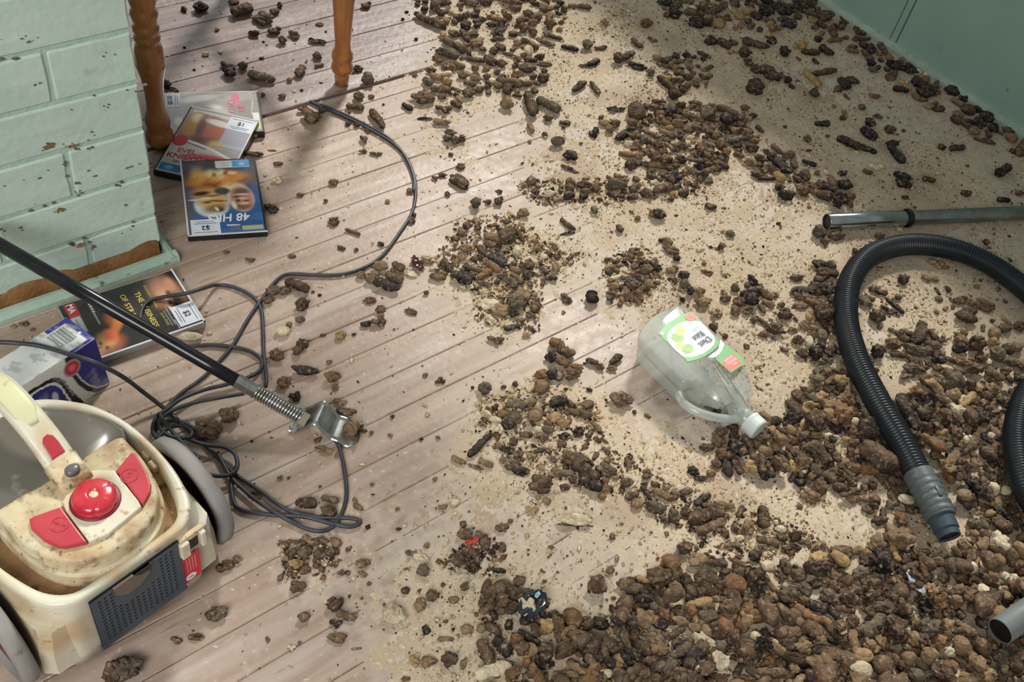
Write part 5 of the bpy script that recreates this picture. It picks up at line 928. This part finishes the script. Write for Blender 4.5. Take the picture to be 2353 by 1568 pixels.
region(1850,940,2.497,(1850,940,2353,1568),"""
280 75 70 55 0 w S;160 165 110 70 0 w C;260 180 110 70 10 y C;70 150 90 60 0 y C;90 60 100 60 0 o R;390 250 170 110 20 b R;220 310 80 70 0 t P;340 340 200 90 8 o L;500 410 70 80 0 b R;100 370 190 90 30 g L;30 500 130 90 20 t C;430 640 110 60 -10 d R;450 870 180 150 10 k R;840 900 90 110 0 g P;765 880 40 90 80 t L;950 910 75 75 0 w S;910 780 90 90 0 t R;1030 780 130 110 0 t C;1100 870 100 110 0 t P;1070 740 160 90 20 b L;1180 850 80 130 0 b P;1230 820 70 130 0 t P;1080 970 130 110 20 t R;1160 960 110 70 30 w C;970 990 130 90 10 d R;990 660 130 80 15 g L;1080 460 60 90 0 w P;1150 470 70 60 0 w S;1120 520 80 50 0 t P;890 430 150 50 50 w L;940 520 140 120 0 d R;1060 600 40 70 60 y L;780 290 150 60 30 g L;710 125 90 70 0 b R;640 170 110 130 0 d R;890 240 110 70 0 g R;820 200 90 50 0 w C;870 110 120 80 10 b R;1000 60 150 130 0 k R;1100 200 90 60 30 o F;1080 120 110 50 40 t L
140 1070 130 110 -10 g R;250 1080 130 110 40 d R;300 1040 110 70 10 b R;430 1120 180 90 -5 b L;540 1130 170 110 30 d L;80 1130 130 70 5 k L;170 1180 170 60 50 k L;80 1210 160 60 15 o L;40 1270 140 110 30 b L;280 1220 90 90 0 b R;390 1240 180 110 -45 g L;500 1210 110 70 0 o C;610 1150 90 60 0 w C;720 1160 130 90 0 y C;810 1100 110 110 0 b R;870 1100 80 90 0 t P;830 1180 90 90 0 d R;960 1080 90 90 0 o R;1030 1140 90 90 0 b R;1050 1060 110 80 0 d R;710 1260 170 130 0 g R;650 1230 90 80 0 y R;520 1310 140 100 10 b R;620 1320 110 110 0 t R;380 1360 110 110 0 t R;230 1330 120 70 10 b R;310 1280 80 90 0 d R;100 1390 90 150 80 g L;120 1490 90 80 0 o C;340 1470 90 110 0 o R;265 1395 60 55 0 w P;440 1470 130 130 30 b P;590 1430 100 90 0 t P;720 1470 170 80 5 g L;820 1480 110 90 10 o L;900 1360 110 120 0 t P;770 1340 110 90 0 o R;830 1400 60 80 60 w R;1000 1430 150 40 15 t L;1110 1400 100 100 0 b R;1020 1370 90 120 0 b P;640 1530 110 90 0 g P;780 1520 100 70 0 b R;950 1540 130 60 10 y L;1180 1500 140 90 0 o C;920 1260 150 60 35 t L;560 960 60 50 0 b R;640 1390 120 60 5 b R;560 1540 90 60 0 b R;480 1410 60 90 30 t C;30 1430 110 80 0 y C;30 1520 90 90 0 k R;1210 1380 90 90 0 g R;1230 1180 80 90 0 b R;1130 1140 110 60 0 b R;720 1040 90 90 0 y C;700 950 70 70 0 t C;800 970 80 70 0 d R;760 500 60 60 0 t R;1010 560 120 60 20 b C;1180 340 70 60 0 o R;930 330 110 80 0 b R;560 500 60 70 0 b R""")
region(1700,0,3.2665,(1700,0,2353,470),"""
200 80 140 110 10 k R;260 45 120 60 20 k R;470 50 210 110 10 k C;640 120 150 130 10 d C;540 90 110 80 0 g R;370 90 80 70 0 k R;330 140 110 60 0 g R;230 180 60 50 0 y S;220 260 50 50 0 y P;590 290 70 60 0 k R;340 380 90 100 0 k R;470 340 65 70 0 y S;420 350 50 45 0 y R;120 330 220 70 15 d L;240 300 70 80 60 k R;40 390 110 90 0 d R;650 380 130 70 30 k L;530 390 150 60 5 d L;170 520 190 90 5 d L;250 570 180 110 20 d C;360 600 70 70 0 k R;110 650 80 150 80 d L;630 540 220 60 -10 d L;790 620 150 90 60 k C;850 600 110 70 20 d R;850 350 90 50 0 d R;980 370 80 90 0 k R;990 470 70 80 0 k R
1060 450 60 40 20 d R;1180 490 170 90 15 k R;1280 510 150 90 25 k R;1340 540 60 50 0 w S;1400 560 50 40 0 w S;1210 670 130 60 10 k L;1010 720 90 60 20 o C;1370 640 190 90 30 k L;1390 700 170 80 10 k R;1590 680 130 80 20 k R;1690 740 90 70 20 k R;1790 820 110 60 20 k R;1850 880 120 90 20 k R;1790 940 140 90 10 k C;1900 960 90 80 20 k R;2020 980 120 60 20 g R;1710 950 110 40 30 d L;1870 1060 110 50 20 g R;2050 1130 60 50 0 d R;1960 1290 150 90 -20 k R;2010 1260 90 80 0 k R;1980 1500 110 50 5 k L;2100 1450 90 50 0 g R;1630 1110 130 60 -5 d L;1520 1100 70 60 0 d R;1420 1350 110 50 10 d L;1490 1300 50 30 0 w R;1240 1480 60 40 0 d R;1220 1320 140 70 20 k L;1230 1370 130 100 30 k R;1170 1150 200 80 50 k L;1150 1080 130 70 0 k R;1130 970 90 80 20 d R;1230 980 40 30 0 d R;1020 1250 120 80 20 w C;960 1290 80 60 30 g C
820 1070 200 80 25 k L;960 1120 150 60 20 k L;980 920 100 80 20 k R;970 1000 150 90 35 k L;620 930 120 60 0 k L;770 885 60 45 0 k R;510 1040 70 70 0 b R;520 1130 50 30 0 d R;660 1020 40 30 0 b R;240 1180 90 80 10 k R;320 1250 180 90 40 k L;770 1300 80 50 0 k R;790 1390 140 90 10 k R;660 1410 180 70 15 k L;640 1470 120 80 30 d R;710 1510 90 60 -10 y R;480 1320 110 80 20 d R;350 1460 130 100 10 k R;300 1400 90 70 0 d R;100 870 80 50 0 k R;90 1110 110 80 10 d R;80 1220 110 70 10 t R;160 1190 110 80 10 d R;200 1340 170 40 0 k L;130 1310 110 60 20 d R;460 1360 160 60 30 d R;560 1400 110 60 30 b C;370 1520 50 30 0 w R;340 950 30 30 0 d R;150 970 90 40 40 d L;40 810 80 60 10 o R;1700 1450 90 60 0 d R;800 150 120 60 20 d C;890 240 120 80 30 d C;760 200 80 60 0 d R""")
region(0,0,3.409,(380,0,640,400),"""
1445 70 60 50 30 d R;1570 50 120 110 10 k R;1890 75 180 110 -15 g L;1830 20 90 60 0 b C;2060 140 170 140 20 g C;2150 240 110 90 0 d C;2150 90 80 70 0 g C;1780 520 130 60 30 k L;1800 560 90 100 60 k L;1905 515 90 80 0 d R;2050 600 230 90 12 g L;2050 455 50 25 0 k R;1310 655 70 90 0 d R;1360 700 90 40 20 b F;1610 420 60 45 0 w R;1445 370 30 20 0 k R;1520 545 25 20 0 k R;2065 325 25 20 0 k R;1300 437 80 15 -2 w F;1265 170 25 20 0 d R;2060 740 40 40 0 d R""")
region(340,180,3.92,(480,300,640,580),"""
950 680 180 70 10 d C;1110 1170 130 110 0 k C;1120 650 90 25 5 o F;1060 870 40 30 0 w R;1160 920 100 70 10 w C;1170 770 90 50 0 d C;1140 1065 30 20 0 w R;1020 150 50 50 0 d R;1210 165 90 70 0 k F;240 1360 40 40 0 d R;200 40 100 70 0 d C""")
region(0,0,1.,(0,0,2353,1568),"""
435 773 60 24 2 w P;650 760 36 26 0 w P;285 1540 85 62 0 g R;258 1545 45 60 0 d R;500 1410 50 36 -10 g R;485 1415 30 26 0 d R;405 1472 28 18 0 b C;450 1465 40 18 0 d F;520 1300 34 26 0 b C;508 1305 26 22 0 d R;545 1285 24 20 0 b R;526 955 46 44 10 b R;475 985 66 56 20 b C;475 715 10 8 0 w R;482 765 14 10 0 w R;55 745 24 14 0 b C;32 750 16 10 0 t R;75 757 14 8 0 b R;530 525 14 10 0 t R;520 580 16 10 0 d R;575 598 24 14 0 b C;630 668 40 26 0 g R;615 690 28 22 0 b R
60 1560 0.1 0.1 0 d R;980 590 26 14 0 w C;1410 1375 14 10 0 b R;1350 1145 10 8 0 w R;870 740 36 28 0 b C""")
# loose fill of the drifts: polygons in photograph pixels, spacing and size in millimetres, layers
FILL=[([(1100,1330),(1220,1340),(1250,1430),(1400,1440),(1420,1350),(1520,1300),(1620,1330),(1720,1300),(1850,1290),(1950,1260),(2060,1240),(2180,1290),(2230,1200),(2140,1050),(2060,950),(2060,900),(2200,880),(2353,920),(2420,1568),(2353,1620),(1100,1600)],17,24,2),
 ([(1640,950),(1780,960),(1880,860),(1950,900),(2100,1120),(2100,1180),(2050,1210),(1900,1130),(1780,1110),(1640,1080)],17,23,2),
 ([(1870,600),(1930,600),(1920,720),(1930,800),(1960,900),(1880,900),(1850,820),(1870,700)],19,22,1),
 ([(2050,760),(2353,800),(2353,920),(2200,960),(2080,870)],20,22,1),
 ([(1130,930),(1250,900),(1370,940),(1390,1030),(1440,1060),(1560,1130),(1620,1200),(1500,1200),(1420,1130),(1300,1110),(1200,1080),(1120,1010)],22,14,1),
 ([(1060,520),(1170,500),(1240,560),(1330,590),(1240,650),(1230,750),(1100,730),(1090,650),(1000,620)],23,14,1),
 ([(1000,120),(1240,100),(1260,200),(1180,230),(1090,230),(960,240)],25,18,1),
 ([(950,-10),(1290,-10),(1290,100),(1200,130),(1020,110),(960,60)],30,21,1),
 ([(1480,230),(1720,260),(1740,330),(1620,420),(1530,440),(1440,380),(1430,320)],21,21,2),
 ([(1500,130),(1620,130),(1640,200),(1540,210)],20,20,1),([(1500,-20),(1900,-20),(1800,80),(1620,60),(1530,50)],24,26,1),
 ([(1870,10),(2353,330),(2353,365),(2250,330),(1850,60)],30,26,1),([(1700,340),(1780,340),(1960,430),(1950,480),(1900,470),(1720,400)],24,22,1),
 ([(1390,600),(1480,570),(1530,650),(1470,700),(1400,690)],14,13,1),([(650,1240),(780,1250),(770,1310),(660,1330)],14,13,1),([(1200,420),(1600,400),(1600,450),(1250,470)],26,16,1),
 ([(1600,1150),(1750,1180),(1900,1260),(1700,1290),(1570,1290)],24,16,1),([(1640,640),(1840,680),(1860,850),(1750,780),(1640,720)],30,18,1),([(2130,640),(2353,760),(2353,800),(2180,760)],30,18,1),
 ([(1100,1230),(1160,1260),(1130,1330),(1000,1300)],26,14,1),([(700,60),(900,200),(620,180),(500,40)],130,14,1),([(1700,100),(1900,150),(2050,300),(1900,260),(1720,160)],70,20,1)]
def inpoly(x,y,P):
    ins=False; n=len(P)
    for i in range(n):
        (x0,y0),(x1,y1)=P[i],P[(i+1)%n]
        if (y0>y)!=(y1>y) and x<(x1-x0)*(y-y0)/(y1-y0)+x0: ins=not ins
    return ins
fr=random.Random(11)
grid={}
def gadd(p,r_): grid.setdefault((int(p[0]//.04),int(p[1]//.04)),[]).append((p[0],p[1],r_))
def gfree(x,y,r_,k=.80):
    gx_,gy_=int(x//.04),int(y//.04)
    for i in (-1,0,1):
        for j in (-1,0,1):
            for a,b,c_ in grid.get((gx_+i,gy_+j),()):
                if (a-x)**2+(b-y)**2<((r_+c_)*k)**2: return False
    return True
for it in ITEMS: gadd(it['p'],(it['d'][0]+it['d'][1])/4*.85)
hose_xy=[(q.x,q.y) for q in S_[::12]]
for P_,sp,sz,lay in FILL:
    W_=[at(x,y) for x,y in P_]; WP=[(q.x,q.y) for q in W_]; x0,x1=min(q[0] for q in WP),max(q[0] for q in WP); y0,y1=min(q[1] for q in WP),max(q[1] for q in WP)
    for L_ in range(lay):
        n_try=int((x1-x0)*(y1-y0)/(sp*.001)**2*3.2)
        for _ in range(n_try):
            x,y=fr.uniform(x0,x1),fr.uniform(y0,y1)
            if x>XW-.03 or not inpoly(x,y,WP): continue
            s=sz*.001*math.exp(fr.gauss(0,.30)); r_=s*.5*(sp/sz)**.5
            if L_==0:
                if not gfree(x,y,r_): continue
                gadd((x,y),r_)
            else:
                if fr.random()>.13: continue
                r_=s*.55
                if not gfree(x,y,r_*.2,.5): continue
            k=fr.choices('RPLCF',[38,20,22,17,3])[0]; c_=fr.choices('kdbtgwoy',[8,23,31,15,12,3,4,4])[0]
            asp=fr.uniform(1.,1.35) if k!='L' else fr.uniform(1.7,2.6); hgt=s*.72/math.sqrt(asp); zz=hgt*.5-.0005+(L_*.011)
            if any((x-a)**2+(y-b)**2<(.019+s*.3)**2 for a,b in hose_xy): zz=min(zz,.006); hgt=min(hgt,.011)
            qx,qy=px((x,y,zz)); m=mpp((x,y,0)); d_=(s*math.sqrt(asp)*1.08,s/math.sqrt(asp)*.95,hgt)
            ITEMS.append(dict(k=k,s=fr.randrange(NV),c=c_,p=Vector((x,y,zz)),yaw=fr.uniform(0,PI),tilt=(fr.uniform(-.3,.3),fr.uniform(-.3,.3)),d=d_,px=(qx,qy),sz=d_[0]*d_[1]/m/m,hand=False,own=None,pxl=d_[0]/m))
# sparse singles away from the drifts
for _ in range(420):
    x,y=fr.uniform(380,2350),fr.uniform(5,1560); q=at(x,y); 
    if not (.15<q.x<XW-.04) or (q.x<XB+.03 and q.y>YB-.04) or (x<560 and 560<y) or (340<x<640 and 200<y<560): continue
    dn=float(dust(np.array([q.x]),np.array([q.y]))[0]); 
    if fr.random()>.15+.85*dn: continue
    s=.001*fr.uniform(5,12); 
    if not gfree(q.x,q.y,s*.6): continue
    gadd((q.x,q.y),s*.6); m=mpp(q); ITEMS.append(dict(k=fr.choice('RRPC'),s=fr.randrange(NV),c=fr.choice('kdbbttgwo'),p=Vector((q.x,q.y,s*.32)),yaw=fr.uniform(0,PI),tilt=(0,0),d=(s*1.2,s,s*.7),px=(x,y),sz=s*s/m/m,hand=False,own=None,pxl=s/m))
for x,y,ln,wd,ang,mm,nm_,lb_,ct_ in [(1085,1243,34,22,-20,mat('dull_red_shard',(176,60,40),.4),'red_shard','small dull red shard beside a brown clod','shard'),
 (2095,1347,66,26,52,mat('clear_sliver_plastic',(214,224,232),.15,alpha=.6,c2=(170,180,190),ns=200,coat=.5),'plastic_sliver','crinkled clear plastic sliver on the heap below the hose cuff','plastic'),
 (1222,1398,80,52,-40,mat('black_wrapper_foil',(28,32,38),.18,c2=(44,52,58),ns=60,coat=.6),'crumpled_wrapper','crumpled glossy black wrapper at the left end of the lower heap','wrapper'),
 (1228,1388,18,10,-50,mat('pale_blue_foil',(150,200,220),.2),'foil_scrap','tiny pale blue foil scrap on the crumpled black wrapper','foil'),
 (957,604,40,22,58,mat('glossy_maroon_shell',(70,28,26),.12,coat=.7),'shell_fragment','glossy maroon shell fragment by the pale board patch','shell'),
 (1318,1196,86,26,4,mat('dry_straw_wisp',(206,190,160),.7,c2=(160,140,108),ns=200),'dry_wisp','frayed pale dry wisp on the bare boards below the middle heap','wisp')]:
    k0='F'; put(x,y,ln,wd,ang,'w',k0,.004); it=ITEMS.pop(); V_,F_=getproto(k0,hash(nm_)%4 if False else len(nm_)%6,0); me=np_mesh(nm_,V_,F_); me.materials.append(mm)
    o=bpy.data.objects.new(nm_,me); COL.objects.link(o); zz_=.012 if nm_ in('plastic_sliver','crumpled_wrapper') else (.026 if nm_=='foil_scrap' else 0); o.location=it['p']+Vector((0,0,zz_)); o.rotation_euler=(0,0,it['yaw']); o.scale=(it['d'][0],it['d'][1],max(it['d'][2],.006)); tag(o,lb_,ct_)
def hosedist(p): return min((p.x-a)**2+(p.y-b)**2 for a,b in hose_xy)**.5
ITEMS=[it for it in ITEMS if it['sz']>.5]
# the 300 largest of each kind stand alone, the rest form one heap object
LAND=[('the metal bracket',(760,975)),('the green-labelled bottle',(1620,830)),('the far chair leg',(785,190)),('the three stacked film cases',(500,380)),('the vacuum cleaner',(260,1200)),('the hose cuff',(2140,1160)),('the chrome tube',(2080,505)),('the right wall',(2150,190)),('the cord bend',(950,420)),('the grey tube end',(2300,1440)),('the yellow-lettered film case',(420,740)),('the cord loops',(480,1020)),('the big white clod',(905,1410)),('the board gap',(1000,160)),('the hose bend',(1950,650)),('the cord end loop',(790,1190))]
ADJ={'L':'dried dropping','R':'dirt clod','P':'smooth pellet','S':'round ball','C':'crumbly clod','F':'torn flake'}
CAT={'L':'dropping','R':'clod','P':'pellet','S':'ball','C':'clod','F':'flake'}
vis=lambda it: -5<it['px'][0]<2358 and -5<it['px'][1]<1573
byk={}
for it in ITEMS: byk.setdefault({'C':'R','S':'P'}.get(it['k'],it['k']),[]).append(it)
single=[]; heap=[]
for k,Ls in byk.items():
    Ls.sort(key=lambda i:-(i['sz'] if vis(i) else 0)); cap=290
    single+=Ls[:cap]; heap+=Ls[cap:]
heap+=[i for i in single if not vis(i)]; single=[i for i in single if vis(i)]
def sizew(it):
    return 'long' if it['k']=='L' and it['pxl']>50 else ('short' if it['k']=='L' else ('large' if it['pxl']>42 else ('small' if it['pxl']<22 else 'mid-sized')))
lab_={}
for it in single:
    x,y=it['px']; nm,(lx_,ly_)=min(LAND,key=lambda l:(l[1][0]-x)**2+(l[1][1]-y)**2); dx,dy=x-lx_,y-ly_; dd_=math.hypot(dx,dy)
    side=('right of' if dx>0 else 'left of') if abs(dx)>abs(dy)*1.6 else (('below' if dy>0 else 'above') if abs(dy)>abs(dx)*1.6 else (('below-right of' if dx>0 else 'below-left of') if dy>0 else ('above-right of' if dx>0 else 'above-left of')))
    base='%s %s %s'%(sizew(it),CNAME[it['c']],ADJ[it['k']]); it['dd']=dd_; it['lk']=(base,side,nm); lab_.setdefault(it['lk'],[]).append(it)
ORD=['nearest','second nearest','third nearest','fourth nearest','fifth nearest','sixth nearest','seventh nearest','eighth nearest']
for (base,side,nm),Ls in lab_.items():
    Ls.sort(key=lambda i:i['dd'])
    for i,it in enumerate(Ls):
        if len(Ls)==1: it['label']='%s lying %s %s'%(base,side,nm)
        elif i<8: it['label']='%s, %s such one %s %s'%(base,ORD[i],side,nm)
        elif i==8 and len(Ls)==9: it['label']='%s, farthest such one %s %s'%(base,side,nm)
        else: it['label']='%s some way %s %s'%(base,side,nm); it['grp']='far %ss %s %s'%(base,side,nm)
for it in single:
    o=bpy.data.objects.new(NMK[it['k']],getmesh(it['k'],it['s'],it['c'])); COL.objects.link(o); o.location=it['p']; o.rotation_euler=(it['tilt'][0],it['tilt'][1],it['yaw']); o.scale=it['d']
    tag(o,it['label'],CAT[it['k']],it.get('grp') or {'L':'dried droppings on the floor','R':'dirt clods on the floor','C':'dirt clods on the floor','P':'pellets on the floor','S':'pellets on the floor','F':'torn flakes on the floor'}[it['k']])
CK=list(PAL)
def bulk(name,items,label,cat):
    VV=[];FF=[];MI=[];o_=0
    for it in items:
        V,F=getproto(it['k'],it['s'],1); c_,s_=math.cos(it['yaw']),math.sin(it['yaw']); Q=V*np.array(it['d']); R_=np.array([[c_,-s_,0],[s_,c_,0],[0,0,1]])@np.array(Euler((it['tilt'][0],it['tilt'][1],0)).to_matrix())
        VV.append(Q@R_.T+np.array(it['p'])); FF.append(F+o_); MI+= [CK.index(it['c'])]*len(F); o_+=len(V)
    me=np_mesh(name,np.vstack(VV),np.vstack(FF)); 
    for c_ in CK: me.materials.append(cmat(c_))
    me.polygons.foreach_set('material_index',MI); o=link(name,me,None,None,True); tag(o,label,cat,kind='stuff'); return o
if heap: bulk('debris_heap',heap,'heaps of countless small brown clods and pellets in the floor drifts','debris')
print('SINGLES',len(single),'HEAP',len(heap),{k:len(v) for k,v in byk.items()})
# crumbs: countless grains on dust and boards
def crumbs(n):
    r=np.random.default_rng(5); X=r.uniform(.15,2.29,n*6); Y=r.uniform(-.1,2.25,n*6); d=dust(X,Y); cl=vn(X,Y,26,8)
    ok=(r.random(n*6)<(.018+d**2.2*.75*(.25+1.3*cl**2)))&~((X<XB+.02)&(Y>YB-.035)); X,Y,d=X[ok][:n],Y[ok][:n],d[ok][:n]; m=len(X)
    s=np.clip(r.lognormal(math.log(.0024),.45,m),.0007,.0075)
    hx,hy=[],[]
    for P_,sp,sz,lay in FILL:
        if sz>16 or sp>100: continue
        WP=[tuple(at(a,b))[:2] for a,b in P_]; cx0,cy0=sum(q[0] for q in WP)/len(WP),sum(q[1] for q in WP)/len(WP)
        WP=[(cx0+(a-cx0)*1.12,cy0+(b-cy0)*1.12) for a,b in WP]; x0,x1=min(q[0] for q in WP),max(q[0] for q in WP); y0,y1=min(q[1] for q in WP),max(q[1] for q in WP)
        for _ in range(int((x1-x0)*(y1-y0)*26000)):
            a,b=r.uniform(x0,x1),r.uniform(y0,y1)
            if inpoly(a,b,WP): hx.append(a); hy.append(b)
    nh=len(hx); X=np.concatenate([X,hx]); Y=np.concatenate([Y,hy]); d=np.concatenate([d,np.full(nh,.7)]); s=np.concatenate([s,np.clip(r.lognormal(math.log(.0042),.42,nh),.0015,.010)]); m=len(X); base=np.array([[1,0,0],[-1,0,0],[0,1,0],[0,-1,0],[0,0,1],[0,0,-1]],float)*.5
    V=base[None]*(1+r.uniform(-.35,.35,(m,6,1)))*s[:,None,None]*np.stack([r.uniform(.8,1.9,m),r.uniform(.7,1.2,m),r.uniform(.5,.9,m)],1)[:,None,:]
    a=r.uniform(0,2*PI,m); ca,sa=np.cos(a),np.sin(a); Vx=V[:,:,0]*ca[:,None]-V[:,:,1]*sa[:,None]; Vy=V[:,:,0]*sa[:,None]+V[:,:,1]*ca[:,None]
    P=np.stack([Vx+X[:,None],Vy+Y[:,None],V[:,:,2]+(s*.28+np.clip(d-.6,0,.4)*.003)[:,None]],2).reshape(-1,3)
    f=np.array([[4,0,2],[4,2,1],[4,1,3],[4,3,0],[5,2,0],[5,1,2],[5,3,1],[5,0,3]]); F=(f[None]+6*np.arange(m)[:,None,None]).reshape(-1,3)
    me=np_mesh('crumbs',P,F); 
    for nm,c_,c2_ in (('tan_crumb',(200,176,136),(176,148,108)),('pale_crumb',(226,214,188),(206,190,158)),('brown_crumb',(122,94,68),(96,72,52)),('dark_crumb',(66,52,44),(50,40,34))): me.materials.append(mat(nm,c_,.9,c2=c2_,ns=300,spec=.2))
    mi=r.choice(4,m,p=[.50,.24,.18,.08]); mi[m-nh:]=r.choice(4,nh,p=[.30,.08,.42,.20]); me.polygons.foreach_set('material_index',np.repeat(mi,8).astype(np.int32)); o=link('crumbs',me); tag(o,'countless tiny tan and brown crumbs scattered over floor and dust','crumbs',kind='stuff')
crumbs(46000)
